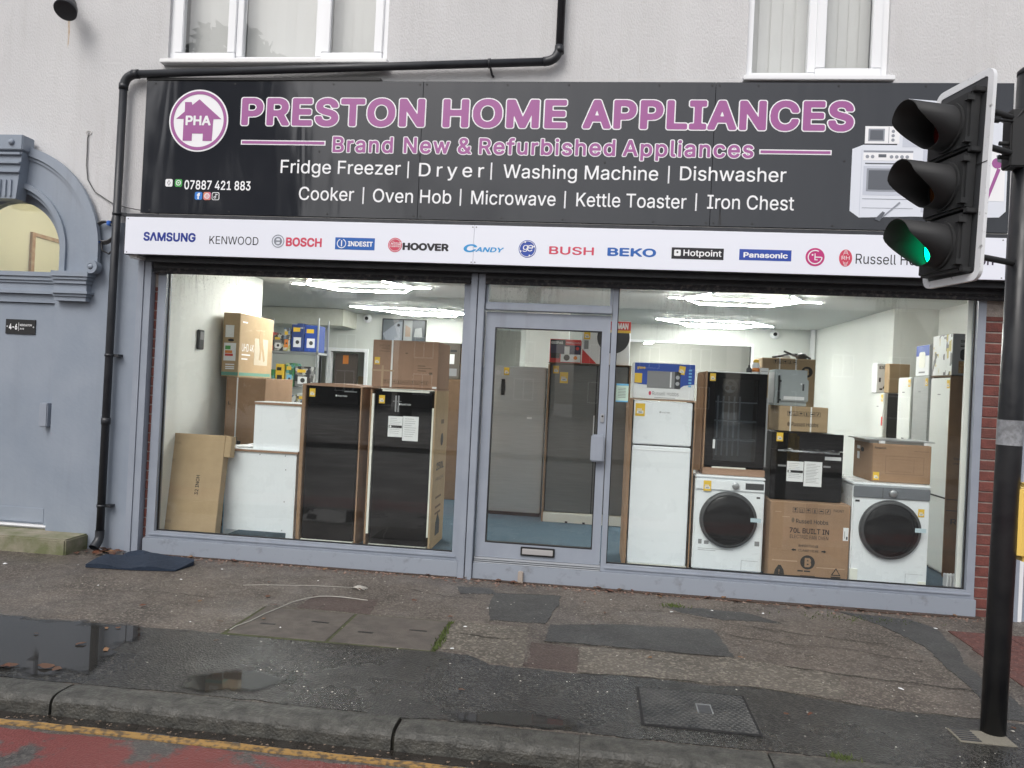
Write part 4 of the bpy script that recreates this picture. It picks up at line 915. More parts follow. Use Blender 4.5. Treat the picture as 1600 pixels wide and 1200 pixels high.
boxes('cast_ribs', [(-.115, -.02, -.06+.024*k, -.05+.024*k, .008, .012) for k in range(6)], M_DKGREY, bc)

# ------------------------------------------------------------------ shop interior shell
ZF = .12; ZCL = 2.80; YBK = 6.2
struct(slab('shop_floor', [(-4.26, .1), (4.0, .1), (4.0, 9), (-6.2, 9), (-6.2, 2.22), (-4.26, 2.22)], -.05, ZF, M_CARPET))
struct(slab('shop_ceiling', [(-4.26, .28), (4.0, .28), (4.0, 9), (-6.2, 9), (-6.2, 2.22), (-4.26, 2.22)], ZCL, 2.9, M_CEIL))
struct(box('shop_wall_left', -4.25, -4.05, .10, 2.22, ZF, ZCL, M_WALLIN))
struct(box('shop_wall_alcove', -6.2, -4.05, 2.221, 2.3, ZF, ZCL, M_WALLIN))
struct(box('shop_wall_alcove_side', -6.25, -6.15, 2.3, 9, ZF, ZCL, M_WALLIN))
struct(box('shop_wall_right', 3.95, 4.05, .3, 2.95, ZF, ZCL, M_WALLIN))
struct(box('shop_wall_right_return', 3.45, 4.0, 2.951, 3.05, ZF, ZCL, M_WALLIN))
struct(box('shop_wall_right_rear', 3.45, 3.55, 3.051, YBK, ZF, ZCL, M_WALLIN))
bw = struct(wall_holes('shop_wall_back', -6.15, 3.6, ZF, ZCL, YBK, YBK+.1, [(-4.78, -3.97, ZF, 2.13), (-2.2, -1.3, ZF, 2.62), (.5, 2.46, 1.1, 2.5)], pm('shop_back_wall_paint', (.62, .64, .61), rough=.7), None))
struct(box('shop_wall_store_rear', -6.15, 4, 8.9, 9, ZF, ZCL, pm('store_wall', (.5, .5, .46), rough=.8)))
boxes('door_lining', [(-4.84, -4.78, YBK-.03, YBK+.12, ZF, 2.19), (-3.97, -3.91, YBK-.03, YBK+.12, ZF, 2.19), (-4.78, -3.97, YBK-.03, YBK+.12, 2.13, 2.19), (-4.62, -4.57, YBK-.02, YBK+.1, ZF, 2.13)], M_UPVC, bw)
boxes('hatch_lining', [(.46, .5, YBK-.02, YBK+.1, 1.1, 2.5), (2.46, 2.5, YBK-.02, YBK+.1, 1.1, 2.5), (.46, 2.5, YBK-.02, YBK+.1, 2.5, 2.54)], M_UPVC, bw)
boxes('skirting', [(-6.1, -4.85, YBK-.02, YBK, ZF, .22), (-3.9, -2.3, YBK-.02, YBK, ZF, .22), (-1.3, 3.4, YBK-.02, YBK, ZF, .22)], M_UPVC, bw)
box('corner_pipe', 3.36, 3.42, YBK-.12, YBK-.06, ZF, ZCL, M_UPVC, bw)
# columns behind the door
struct(box('shop_column', -1.02, -.42, 4.2, 4.6, ZF, ZCL, M_WALLIN))
dt = tag(boxes('duct_boxing', [(-6.1, -4.15, 5.5, YBK, 2.52, 2.79)], pm('boxing_board', (.55, .55, .48), (.62, .62, .56), scale=6, rough=.8), None), 'boxed-in duct under the ceiling in the rear left corner', 'duct boxing')
# ceiling lights: hexagonal LED runs
def led(name_lbl, segs, o, arm, mt=None):
    t = empty('ceiling_light', name_lbl, 'ceiling light', (o[0], o[1], ZCL), group='strip lights on the shop ceiling')
    for (a, b) in segs:
        a = Vector((*a, -.045)); b = Vector((*b, -.045)); d = (b-a).normalized(); q = Vector((-d.y, d.x, 0))*.009; V = []
        for p in (a+d*.012, b-d*.012):
            V += [tuple(p-q+Vector((0, 0, -.008))), tuple(p+q+Vector((0, 0, -.008))), tuple(p+q+Vector((0, 0, .01))), tuple(p-q+Vector((0, 0, .01)))]
        mesh('tube', V, [(0, 1, 2, 3), (7, 6, 5, 4), (0, 4, 5, 1), (1, 5, 6, 2), (2, 6, 7, 3), (3, 7, 4, 0)], mt or M_TUBE, t)
        q = q*1.7; V = []
        for p in (a, b):
            V += [tuple(p-q+Vector((0, 0, -.002))), tuple(p-q*.62+Vector((0, 0, -.002))), tuple(p-q*.62+Vector((0, 0, .0125))), tuple(p+q*.62+Vector((0, 0, .0125))), tuple(p+q*.62+Vector((0, 0, -.002))), tuple(p+q+Vector((0, 0, -.002))), tuple(p+q+Vector((0, 0, .022))), tuple(p-q+Vector((0, 0, .022)))]
        mesh('light_block_channel', V, [(k, (k+1) % 8, 8+(k+1) % 8, 8+k) for k in range(8)]+[(0, 1, 2, 7), (2, 3, 6, 7), (3, 4, 5, 6), (15, 10, 9, 8), (15, 14, 11, 10), (14, 13, 12, 11)], M_UPVC, t)  # channel added over the tube to block its light from the ceiling
    for x, y in arm: box('joint', x-.018, x+.018, y-.018, y+.018, -.056, -.02, M_UPVC, t)
    for x, y in arm[:2]: sweep('wire', [(x, y, 0), (x, y, -.03)], .003, M_ALU, t, n=5)
def hexes(centres, s, bars=()):
    seg = {}; h = s*math.sqrt(3)/2; pts = set()
    for cx, cy in centres:
        vs = [(cx+s, cy), (cx+s/2, cy+h), (cx-s/2, cy+h), (cx-s, cy), (cx-s/2, cy-h), (cx+s/2, cy-h)]
        for i in range(6):
            a, b = vs[i], vs[(i+1) % 6]; k = tuple(sorted((tuple(round(v, 3) for v in a), tuple(round(v, 3) for v in b)))); seg[k] = (a, b)
            pts.add(tuple(round(v, 3) for v in a))
    S = list(seg.values())+list(bars)
    return S, sorted(pts)
def runs(rows, links):
    S = []; J = set()
    for y, xa, xb in rows:
        n = max(1, round((xb-xa)/.6)); 
        for k in range(n): S.append(((xa+(xb-xa)*k/n, y), (xa+(xb-xa)*(k+1)/n, y)))
        J |= {(xa, y), (xb, y)}
    for p, q in links: S.append((p, q)); J |= {p, q}
    return S, sorted(J)
front = ([(0, -.85, .85), (.52, -.42, .38)], [((-.66, 0), (-.42, .52)), ((.38, .52), (.62, 0)), ((-.66, 0), (-.42, -.5)), ((.62, 0), (.38, -.5))])
rear = ([(-.35, -.9, .45), (.25, -.45, .9), (.72, -.3, .5)], [((-.9, -.35), (-.45, .25)), ((.45, -.35), (.9, .25)), ((-.45, .25), (-.3, .72)), ((.5, .72), (.66, .25))])
S, A = runs(*front); led('lit strip light loop nearest the left shop window', S, (-2.8, 2.2), A)
S, A = runs(*rear); led('lit linked strip lights over the rear left of the shop', S, (-2.85, 4.95), A, M_TUBER)
S, A = runs(*front); led('lit strip light loop nearest the right shop window', S, (1.6, 2.3), A)
S, A = runs(*rear); led('lit linked strip lights over the rear right of the shop', S, (1.7, 5.1), A, M_TUBER)
st_ = empty('batten_light', 'short lit fluorescent tube in the dark room behind the rear hatch', 'ceiling light', (1.05, 7.6, 2.62))
turn(box('tube', -.02, .02, -.55, .55, -.02, .02, M_TUBE, st_), (0, 0, 0), 18); turn(box('holder', -.03, .03, -.58, .58, .022, .17, M_UPVC, st_), (0, 0, 0), 18)
# small wall things
sw = empty('wall_switch', 'small dark thermostat box on the bare left shop wall', 'thermostat', (-4.05, .9, 1.98)); box('case', 0, .03, -.05, .05, -.1, .1, M_DKGREY, sw, bev=.006); box('face', .03, .033, -.035, .035, .0, .08, M_GREYTX, sw)
for x, lb in ((-3.95, 'small white dome camera high on the rear wall left of the screen'), (2.81, 'small white dome camera high on the rear wall above the hatch')):
    c_ = empty('security_camera', lb, 'camera', (x, YBK, 2.71), group='dome cameras on the rear wall')
    lathe('dome', [(.07, 0), (.075, -.03), (.055, -.07), (.001, -.085)], M_UPVC, c_, n=20); lathe('lens', [(.03, -.07), (.03, -.09), (.001, -.095)], M_BLACK, c_, n=14)
tv = empty('wall_screen', 'black framed wall screen showing split security camera pictures', 'television', (-3.3, YBK-.01, 2.525))
box('case', -.38, .38, -.05, 0, -.2, .2, M_BLACK, tv, bev=.008); SC = lambda n, c, e=.3: pm(n, tuple(v*.35 for v in c), rough=.3, emit=c, estr=e)
for x0, x1, z0, z1, m in ((-.36, -.02, -.18, .18, SC('screen_grey', (.16, .18, .2))), (.0, .15, -.18, .18, SC('screen_pale', (.34, .36, .36))), (.15, .36, -.18, .18, SC('screen_dark', (.05, .065, .08)))): flat('screen', x0, x1, z0, z1, -.051, m, tv)
prism('screen_shape', [(-.36, -.06), (-.1, .15), (-.03, .15), (-.03, -.16), (-.3, -.18)], -.054, -.0525, SC('screen_road', (.32, .35, .4)), tv); prism('screen_shape', [(.03, -.1), (.12, -.1), (.12, .05), (.03, .1)], -.054, -.0525, SC('screen_box', (.35, .25, .18)), tv)
prism('screen_shape', [(.18, -.1), (.33, -.1), (.31, .06), (.2, .04)], -.054, -.0525, SC('screen_white', (.4, .42, .42)), tv); disc('screen_shape', -.09, .09, .025, -.0545, M_BLACK, tv, n=14)

# ------------------------------------------------------------------ cartons and appliances
ICON_ME = {}
def icons(parent, x0, z0, s, n, y, mat=M_BPRINT, gap=1.22):
    for k in range(n):
        x = x0+k*s*gap
        key = (round(s, 4), k % 6, mat.name)
        if key not in ICON_ME:
            bm = bmesh.new(); w = s*.06
            for b in ((0, s, 0, w), (0, s, s-w, s), (0, w, w, s-w), (s-w, s, w, s-w)): bm_box(bm, b[0], b[1], -.001, 0, b[2], b[3])
            sh = [[(.3, .7, .5, .85), (.45, .55, .2, .5), (.32, .68, .14, .2)], [(.25, .35, .2, .75), (.6, .7, .2, .75), (.18, .82, .1, .15)], [(.2, .8, .5, .62), (.3, .7, .62, .75), (.46, .54, .15, .5)], [(.4, .6, .25, .8), (.3, .7, .12, .2)], [(.15, .85, .4, .55), (.3, .7, .55, .65)], [(.3, .42, .2, .5), (.42, .55, .4, .62), (.55, .68, .55, .85)]][k % 6]
            for b in sh: bm_box(bm, b[0]*s, b[1]*s, -.001, 0, b[2]*s, b[3]*s)
            o = from_bm('handling_icon', bm, mat, parent); ICON_ME[key] = o.data
        else: o = link('handling_icon', ICON_ME[key], None, parent)
        o.location = (x, y, z0)
def carton(name, label, x0, x1, y0, y1, z0, z1, mat, group=None, rz=0, tape=True, cat='box', tilt=0):
    w = x1-x0; d = y1-y0; h = z1-z0
    t = empty(name, label, cat, ((x0+x1)/2, y0, z0), rz, group)
    if tilt: t.rotation_euler.x = rad(tilt)
    bm = bmesh.new(); bm_box(bm, -w/2, w/2, 0, d, 0, h); bmesh.ops.bevel(bm, geom=bm.edges[:], offset=min(.006, .04*min(w, d, h)), segments=1, affect='EDGES')
    from_bm('case', bm, mat, t)
    if tape and d > .1:
        box('tape', -w/2+.002, w/2-.002, d/2-.025, d/2+.025, h-.001, h+.0008, M_TAPE, t)
    return t
def pricetag(t, x, z, y=-.001, s=.05, rot=0):
    g = box('price_tag', -s*.55, s*.55, -.0015, 0, -s*.75, s*.75, M_TAG, t); g.location = (x, y, z); g.rotation_euler.y = rad(rot)
    boxes('tag_print', [(-s*.38, s*.38, -.003, -.0016, -s*.45, -s*.1), (-s*.38, s*.2, -.003, -.0016, .0, s*.12)], M_PAPER, g)
    boxes('tag_print', [(-s*.2, s*.25, -.004, -.0031, -s*.32, -s*.24)], M_BPRINT, g)
def paper(t, x0, x1, z0, z1, y, lines=8, bar=False):
    p = flat('paper_notice', x0, x1, z0, z1, y, M_PAPER, t); h = z1-z0; w = x1-x0; L_ = []
    for k in range(lines):
        z = z1-h*(.1+.8*k/lines); L_.append((x0+w*.12, x1-w*random.uniform(.12, .45), y-.0022, y-.0012, z-h*.012, z))
    boxes('print_lines', L_, M_GREYTX, p)
    if bar: flat('print_bar', x0+w*.05, x1-w*.03, z0+h*.44, z0+h*.56, y-.0024, M_BPRINT, p); disc('print_bar', x0+w*.17, z0+h*.5, w*.07, y-.0036, M_PAPER, p, n=14)

# 32 inch flat carton leaning by the left edge
t = carton('flat_carton', 'tall flat brown carton marked 32 INCH leaning inside the left shop window', -3.985, -3.41, .19, .29, .125, 1.075, M_CARDT, tape=False, tilt=-7)
o = text('32 INCH', -.09, .09, 0, .035, 0, M_BPRINT, t, bold=.015); o.rotation_euler.y = rad(-90); o.location = (.08, -.001, .48)
box('end_flap', .2885, .35, .0, .09, .75, .945, M_CARDT, t, bev=.004); boxes('faint_print', [(-.25, -.14, -.0015, -.0005, .85, .87), (-.26, -.18, -.0015, -.0005, .68, .71), (-.24, -.15, -.0015, -.0005, .12, .15)], pm('card_scuff', (.36, .26, .155), rough=.9), t)
# white counter desk
t = empty('counter_desk', 'white reception counter seen from behind with wood edged tops', 'counter', (-3.12, .42, ZF))
box('back_panel', -.31, .29, .0, .018, .06, .80, M_APPW, t); box('side_panel', -.33, -.31, .0, .6, 0, .80, M_APPW, t); box('end_panel', .29, .36, .0, .6, .0, .80, M_APPW, t)
box('worktop', -.345, .375, -.015, .62, .803, .822, M_WOOD, t); box('worktop_face', -.344, .374, -.012, .615, .8225, .828, M_APPW, t)
box('upper_panel', -.085, .31, .03, .05, .829, 1.25, M_APPW, t); box('upper_side', .311, .37, .028, .3, .829, 1.25, M_APPW, t); box('upper_shelf', -.09, .375, .02, .32, 1.252, 1.272, M_WOOD, t); box('upper_shelf_face', -.088, .373, .022, .31, 1.2725, 1.277, M_APPW, t)
for x, z in ((-.25, .78), (0, .78), (.25, .78), (.26, .65), (.26, .35), (.25, .08)): disc('screw_cap', x, z, .006, -.0005, M_GREYTX, t, n=8)
box('blue_strip', -.336, -.3305, -.001, .02, .02, .44, M_LBLUE, t)
pp = empty('paper_pile', 'loose pile of white papers on the counter top', 'papers', (-3.33, .6, .949))
for k in range(4): turn(box('sheet', -.1, .1, -.07, .07, .003*k, .003*k+.002, M_PAPER, pp), (random.uniform(-.02, .03), random.uniform(-.03, .05), 0), random.uniform(-25, 25))
# office chair behind the counter
t = empty('office_chair', 'black office chair with rounded back behind the counter', 'chair', (-3.75, 1.05, ZF))
box('seat', -.25, .25, -.22, .25, .42, .52, M_BLACK, t, bev=.04, seg=3); box('backrest', -.25, .25, -.3, -.22, .56, .90, M_BLACK, t, bev=.038, seg=4); sweep('column', [(0, 0, .1), (0, 0, .42)], .03, M_DKGREY, t)
for k in range(5): a = 2*math.pi*k/5; sweep('leg', [(0, 0, .1), (.28*math.cos(a), .28*math.sin(a), .05)], .02, M_DKGREY, t, n=8); lathe('castor', [(.025, -.012), (.028, 0), (.025, .012)], M_BLACK, t, n=12, centre=(.28*math.cos(a), .28*math.sin(a), .03))
sweep('back_bar', [(0, .1, .4), (0, -.15, .42), (0, -.21, .6)], .02, M_DKGREY, t, n=8)
t = empty('broom', 'broom with pale handle and orange end leaning on the left wall', 'broom', (-3.99, 1.75, ZF)); sweep('handle', [(.05, 0, .1), (-.03, 0, 1.13)], .012, pm('broom_wood', (.6, .46, .25), rough=.6), t, n=8); sweep('grip', [(-.027, 0, 1.1), (-.036, 0, 1.2)], .022, M_ORANGE, t, n=10); box('head', -.1, .2, -.03, .03, .0, .11, M_ORANGE, t, bev=.01)
# boxed television along the left wall on a tall carton
t = carton('tall_carton', 'tall brown strapped carton under the boxed television on the left', -3.93, -3.49, 1.28, 2.0, ZF, 1.615, M_CARD)
flat('strap', -.10, -.085, .0, 1.49, -.001, M_STRAP, t); text('L', -.185, -.16, 1.2, .035, -.001, M_BPRINT, t, bold=.02)
t = carton('television_box', 'flat tan television box marked UHD standing on a tall carton by the left wall', -3.99, -3.80, 1.27, 2.1, 1.617, 2.30, M_CARDT)
for y in (0,):
    flat('label', -.065, .03, .42, .55, -.001, M_PAPER, t); lb = flat('energy_label', -.075, .06, .17, .36, -.001, M_PAPER, t)
    flat('label_print', -.06, .0, .29, .33, -.0022, M_GREEN, lb); flat('label_print', -.06, .02, .25, .28, -.0022, M_ORANGE, lb); flat('label_print', -.06, .03, .22, .245, -.0022, M_RED, lb)
    prism('hand_hole', circ(0, .39, .035, 20, .014), -.002, -.0005, M_BLACK, t); flat('base_band', -.094, .094, .015, .05, -.001, pm('box_teal', (.12, .3, .24), rough=.6), t)
    boxes('print_lines', [(-.05, .05, -.0015, -.0005, z, z+.012) for z in (.08, .1, .125)], M_PAPER, t)
o = text('UHD 4K', .06, .34, .28, .085, 0, M_PAPER, t, bold=.005); turn(o, (.0955, .0, 0), 90)
for a, b, z0, z1, m in ((.36, .70, .14, .44, pm('box_print_pale', (.52, .46, .36), rough=.7)), (.02, .79, .015, .05, MATS['box_teal']), (.06, .17, .585, .6, M_PAPER), (.06, .26, .235, .25, M_PAPER), (.06, .2, .19, .205, M_PAPER)): turn(flat('box_print', a, b, z0, z1, 0, m, t), (.0955, 0, 0), 90)
turn(prism('box_print', [(.46, .45), (.5, .3), (.48, .2), (.52, .2), (.54, .33), (.6, .18), (.63, .2), (.56, .42), (.55, .54), (.49, .53)], -.0025, -.0012, M_CARDT, t), (.0955, 0, 0), 90)
# shelving with small appliance boxes
t = empty('shelf_unit', 'grey metal shelf unit stacked with small appliance boxes at rear left', 'shelving', (-4.22, 3.6, ZF))
for z in (.5, 1.0, 1.36, 1.85): box('shelf', -.45, .40, 0, .4, z, z+.03, M_ALU, t)
for x in (-.44, .38):
    for y in (.0, .38): box('upright', x, x+.02, y, y+.02, 0, 2.35, M_ALU, t)
sb = [(-.44, -.26, 1.883, 2.14, B1, 'squat red appliance box at the left end of the top rear shelf', M_DKGREY), (-.25, -.12, 1.883, 2.10, B2, 'dark grey boxed appliance with pale picture on the top rear shelf', M_PAPER), (-.11, -.02, 1.883, 2.2, B5, 'narrow white boxed appliance on the top rear shelf', M_ORANGE), (.0, .18, 1.883, 2.27, B3, 'tall blue box with pale edge stripe on the top rear shelf', M_PAPER), (.19, .38, 1.883, 2.25, M_BLUE, 'blue and white boxed appliance at the right end of the top rear shelf', M_WPRINT),
      (-.4, -.22, 1.393, 1.62, B4, 'green boxed gadget on the middle rear shelf', M_PAPER), (-.2, -.08, 1.393, 1.7, M_TAG, 'yellow boxed gadget with black spots on the middle rear shelf', M_BPRINT), (-.06, .06, 1.393, 1.72, B4, 'tall narrow green box on the middle rear shelf', M_LBLUE), (.08, .30, 1.393, 1.68, B2, 'black boxed gadget with white scroll print on the middle rear shelf', M_PAPER),
      (-.35, -.12, 1.033, 1.3, B2, 'dark boxed gadget on the lower rear shelf', M_PAPER), (-.1, .1, 1.033, 1.28, B5, 'white boxed gadget on the lower rear shelf', M_GREEN), (.12, .34, 1.033, 1.31, B5, 'speckled pale boxed gadget on the lower rear shelf', M_PAPER)]
for x0, x1, z0, z1, m, lb, m2 in sb:
    b_ = carton('gadget_box', lb, -4.22+x0, -4.22+x1, 3.62, 3.9, ZF+z0, ZF+z1, m, group='small boxes on the rear shelves', tape=False); w = x1-x0; h = z1-z0
    flat('box_print', -w*.3, w*.3, h*.15, h*.5, -.001, m2, b_); flat('box_print', -w*.35, w*.2, h*.7, h*.85, -.001, M_TAG if m is not M_TAG else M_BPRINT, b_); disc('box_print', w*.02, h*.33, min(w, h)*.15, -.0022, M_DKGREY, b_, n=14)
# rear doorway things
t = empty('store_shelf', 'open dark door and orange tag inside the rear doorway', 'door', (-4.5, 6.32, ZF)); box('leaf', -.04, .36, .0, .04, 0, 1.98, pm('dark_door', (.09, .07, .06), rough=.6), t); flat('tag', .1, .2, 1.8, 1.95, -.001, M_ORANGE, t)
carton('store_box', 'tan carton on the floor of the store seen through the rear doorway', -4.3, -3.9, 6.9, 7.3, ZF, 1.72, M_CARDT)

def fridge(name, label, x0, x1, y0, d, z0, z1, mat, split=None, cartonsides=(), base=None, cat='fridge freezer', gap=.012, handle=None, body=None):
    w = x1-x0; h = z1-z0
    t = empty(name, label, cat, ((x0+x1)/2, y0, z0))
    box('cabinet', -w/2+.006, w/2-.006, .05, d, .02, h-.004, body or mat, t)
    zs = [.03]+([split-z0] if split else [])+[h]
    for i in range(len(zs)-1):
        box('door', -w/2+.004, w/2-.004, 0, .047, zs[i]+(gap/2 if i else 0), zs[i+1]-(gap/2 if i < len(zs)-2 else 0), mat, t, bev=.008, seg=3)
    if split: box('door_gap', -w/2+.01, w/2-.01, .015, .05, split-z0-gap/2, split-z0+gap/2, M_BLACK, t)
    return t
# two black freezers in opened cartons
t = fridge('black_freezer', 'tall gloss black freezer left of the pair, in an opened carton', -2.665, -2.165, .375, .58, ZF, 1.575, M_GLOSSK, cat='freezer')
box('carton_side', -.3, -.265, -.01, .56, 0, 1.455, M_CARD, t, bev=.004); box('carton_side', .262, .275, -.015, .56, 0, 1.45, M_CARD, t); box('carton_back', -.29, .275, .585, .6, 0, 1.45, M_CARD, t)
prism('carton_lid', [(-.3, 1.456), (.28, 1.452), (.28, 1.464), (.2, 1.478), (-.02, 1.485), (-.2, 1.48), (-.3, 1.468)], -.01, .6, M_CARDP, t); box('foam_base', -.25, .25, -.012, .2, .0, .03, M_POLY, t)
pricetag(t, -.205, 1.39); text('\u25a0 Russell Hobbs', .02, .13, 1.365, .016, -.001, M_PAPER, t); boxes('faint_print', [(.1, .22, -.0015, -.0004, 1.41, 1.418)], M_GREYTX, t)
t = fridge('black_freezer', 'tall gloss black freezer with two white paper notices taped on it', -2.025, -1.48, .385, .55, ZF, 1.555, M_GLOSSK, cat='freezer')
box('carton_side', .29, .308, -.015, .57, 0, 1.46, M_CARDT, t, bev=.003); box('carton_side', -.312, -.296, -.01, .57, 0, 1.45, M_CARD, t); box('carton_back', -.29, .29, .56, .575, 0, 1.45, M_CARD, t)
box('foam_edge', -.294, -.274, -.014, .04, .12, 1.41, M_POLY, t); box('foam_edge', .274, .288, -.014, .04, .12, 1.3, M_POLY, t); box('foam_base', -.27, .27, -.012, .2, .0, .025, M_POLY, t); box('foam_top', -.2, .24, -.01, .3, 1.436, 1.452, M_POLY, t)
box('carton_lid', -.31, .31, -.01, .57, 1.462, 1.472, M_CARDP, t)
pricetag(t, -.205, 1.36); text('\u25a0 Russell Hobbs', -.04, .07, 1.315, .017, -.001, M_PAPER, t); boxes('faint_print', [(-.08, -.065, -.0015, -.0004, 1.25, 1.4), (-.055, -.04, -.0015, -.0004, 1.25, 1.4), (-.1, -.02, -.0015, -.0004, 1.345, 1.35)], M_GREYTX, t)
paper(t, -.135, .0, 1.02, 1.21, -.002, 9, True); paper(t, .003, .15, .99, 1.215, -.002, 9)
for z, s_, bd in ((.72, '250L', .03), (.62, 'FREEZER', .0)):
    o = text(s_, .12, .46, z, .07 if bd else .03, 0, M_BPRINT, t, bold=bd); turn(o, (.3085, 0, 0), 90)
turn(disc('print_mark', .32, 1.0, .06, 0, M_BPRINT, t), (.3085, 0, 0), 90); turn(flat('print_mark', .25, .38, 1.15, 1.19, 0, pm('card_ink', (.16, .11, .07), rough=.8), t), (.3085, 0, 0), 90); turn(prism('print_mark', [(.2, .1), (.38, .1), (.38, .22), (.29, .3), (.2, .22)], -.002, 0, M_BPRINT, t), (.3085, 0, 0), 90)
for z in (.3, .36, .45): turn(flat('print_mark', .15, .4, z, z+.02, 0, MATS['card_ink'], t), (.3085, 0, 0), 90)
t = carton('large_carton', 'large pinkish brown strapped carton on top of the right black freezer', -2.075, -1.455, .42, .96, 1.594, 2.03, M_CARDP)
flat('strap', -.135, -.118, 0, .436, -.0015, M_STRAP, t); pricetag(t, -.265, .24, s=.045); icons(t, -.2, .035, .036, 10, -.001, MATS['card_ink'], 1.2)
text('DO NOT CLAMP', -.25, -.15, .375, .016, -.001, MATS['card_ink'], t); text('FRAGILE', -.225, -.15, .35, .016, -.001, MATS['card_ink'], t); boxes('print_lines', [(-.25, -.15, -.0015, -.0004, .33, .334), (.12, .19, -.0015, -.0004, .205, .212), (.12, .25, -.0015, -.0004, .185, .19), (.12, .2, -.0015, -.0004, .16, .167), (.23, .26, -.0015, -.0004, .13, .152), (.0, .02, -.0015, -.0004, .315, .325)], MATS['card_ink'], t)
flat('tape', -.22, -.2, 0, .2, -.0012, M_TAPE, t); flat('tape', -.31, -.1, .145, .16, -.0022, M_TAPE, t); flat('label', .265, .305, .005, .022, -.001, M_PAPER, t)
# boxes behind, left of the door
t = carton('rear_carton', 'tall dark brown carton on the floor left of the door post', -2.15, -1.55, 3.5, 4.1, ZF, 1.72, M_CARDD); flat('strap', .1, .112, 0, 1.59, -.001, M_STRAP, t)
t = carton('rear_carton', 'dark carton standing on the tall brown carton left of the door post', -2.1, -1.82, 3.52, 4.0, 1.722, 2.2, pm('slate_carton', (.10, .085, .07), rough=.7)); flat('label', -.02, .06, .2, .33, -.001, M_PAPER, t); flat('label', -.06, .1, .04, .14, -.001, M_GREYTX, t); flat('label', .0, .09, .36, .39, -.001, M_BPRINT, t)
carton('rear_carton', 'narrow tan carton beside the dark carton left of the door post', -1.81, -1.6, 3.52, 4.0, 1.722, 2.18, M_CARDT)
t = fridge('small_fridge', 'small white under counter fridge by the rear wall', -2.25, -1.78, 5.0, .5, ZF, .92, M_APPWD, cat='fridge')
disc('badge', -.05, .1, .02, -.001, M_GREYTX, t, n=12)
t = fridge('dishwasher', 'white dishwasher with open door beside the small fridge', -1.76, -1.3, 4.9, .5, ZF, .92, M_APPWD, cat='dishwasher'); box('panel', -.2, .2, -.004, .0, .68, .76, M_DKGREY, t)
# through the door: steel fridges
t = fridge('steel_fridge', 'tall brushed steel fridge seen through the left of the glass door', -1.30, -.60, 2.6, .65, ZF+.01, 1.905, M_STEEL, body=M_DKGREY)
box('side_rail', -.30, -.285, -.004, .01, .1, 1.75, M_BLACK, t); box('dispenser', -.19, -.14, -.006, .02, 1.42, 1.62, M_BLACK, t, bev=.006); pricetag(t, -.13, 1.71, -.001, .06); disc('badge', -.23, 1.69, .03, -.001, M_ALU, t, n=16); flat('badge', .14, .2, 1.15, 1.175, -.001, M_PAPER, t); box('foot', -.34, .34, .0, .3, -.008, .03, M_BLACK, t)
t = empty('american_fridge', 'wide dark steel double door fridge with pale foam base seen through the glass door', 'fridge freezer', (-.09, 2.35, ZF))
box('foam_base', -.455, .455, -.03, .6, .0, .11, M_POLY, t, bev=.006); boxes('foam_notch', [(-.2, -.17, -.032, -.02, 0, .02), (.0, .03, -.032, -.02, 0, .02)], M_BLACK, t)
box('cabinet', -.45, .45, .05, .62, .115, 1.82, M_DKGREY, t); box('door', -.44, .085, 0, .048, .12, 1.82, M_STEELD, t, bev=.008); box('door', .095, .44, 0, .048, .12, 1.82, M_STEELD, t, bev=.008); box('door_gap', .086, .094, -.003, .03, .12, 1.82, M_BLACK, t); box('handle_strip', .07, .084, -.006, .0, .95, 1.25, M_WPRINT, t)
box('carton_side', -.475, -.455, -.03, .6, .0, 1.82, M_CARD, t); box('carton_side', .455, .475, -.03, .6, .0, 1.83, M_CARD, t); box('carton_lid', -.475, .475, -.03, .6, 1.832, 1.842, M_CARDD, t)
pricetag(t, -.385, 1.76, -.001, .06); pricetag(t, -.29, 1.67, -.001, .085)
t = carton('blender_box', 'red and black blender box on top of the dark double door fridge', -.56, -.20, 2.36, 2.66, ZF+1.843, 2.235, M_RED, tape=False)
flat('box_print', -.175, .0, .2, .265, -.001, M_BPRINT, t); flat('box_print', -.172, .178, .1, .205, -.0022, pm('box_plum', (.05, .045, .085), rough=.5), t); flat('box_print', -.05, .178, .01, .1, -.001, M_PAPER, t); flat('box_print', -.165, -.06, .05, .11, -.0034, M_BPRINT, t)
text('GEEPAS', -.165, -.03, .215, .03, -.002, M_PAPER, t, bold=.03); text('POWERFUL BLENDER', .01, .17, .225, .018, -.002, M_PAPER, t); box('box_print', -.01, .05, -.006, -.004, .1, .19, M_PAPER, t); disc('box_print', .02, .06, .035, -.0035, M_BPRINT, t, n=20); disc('box_print', .14, .17, .02, -.0036, M_RED, t, n=16); disc('box_print', .12, .06, .022, -.0024, M_ORANGE, t, n=14)
t = carton('fan_box', 'white appliance box with big dark disc and red top beside the blender box', -.19, .36, 2.36, 2.7, ZF+1.843, 2.47, M_PAPER, tape=False)
disc('box_print', .08, .315, .185, -.001, M_DKGREY, t); prism('box_print', [(-.27, .005), (-.1, .005), (-.27, .17)], -.002, -.0008, M_RED, t); flat('box_print', -.274, .274, .4, .5, -.0022, M_RED, t); flat('box_print', -.274, .274, .37, .4, -.0022, M_TAG, t); text('MAN', .125, .245, .415, .07, -.0035, M_PAPER, t, bold=.04); pricetag(t, -.22, .33, -.0035, .065); flat('box_print', -.25, -.2, .17, .27, -.001, M_GREYTX, t)
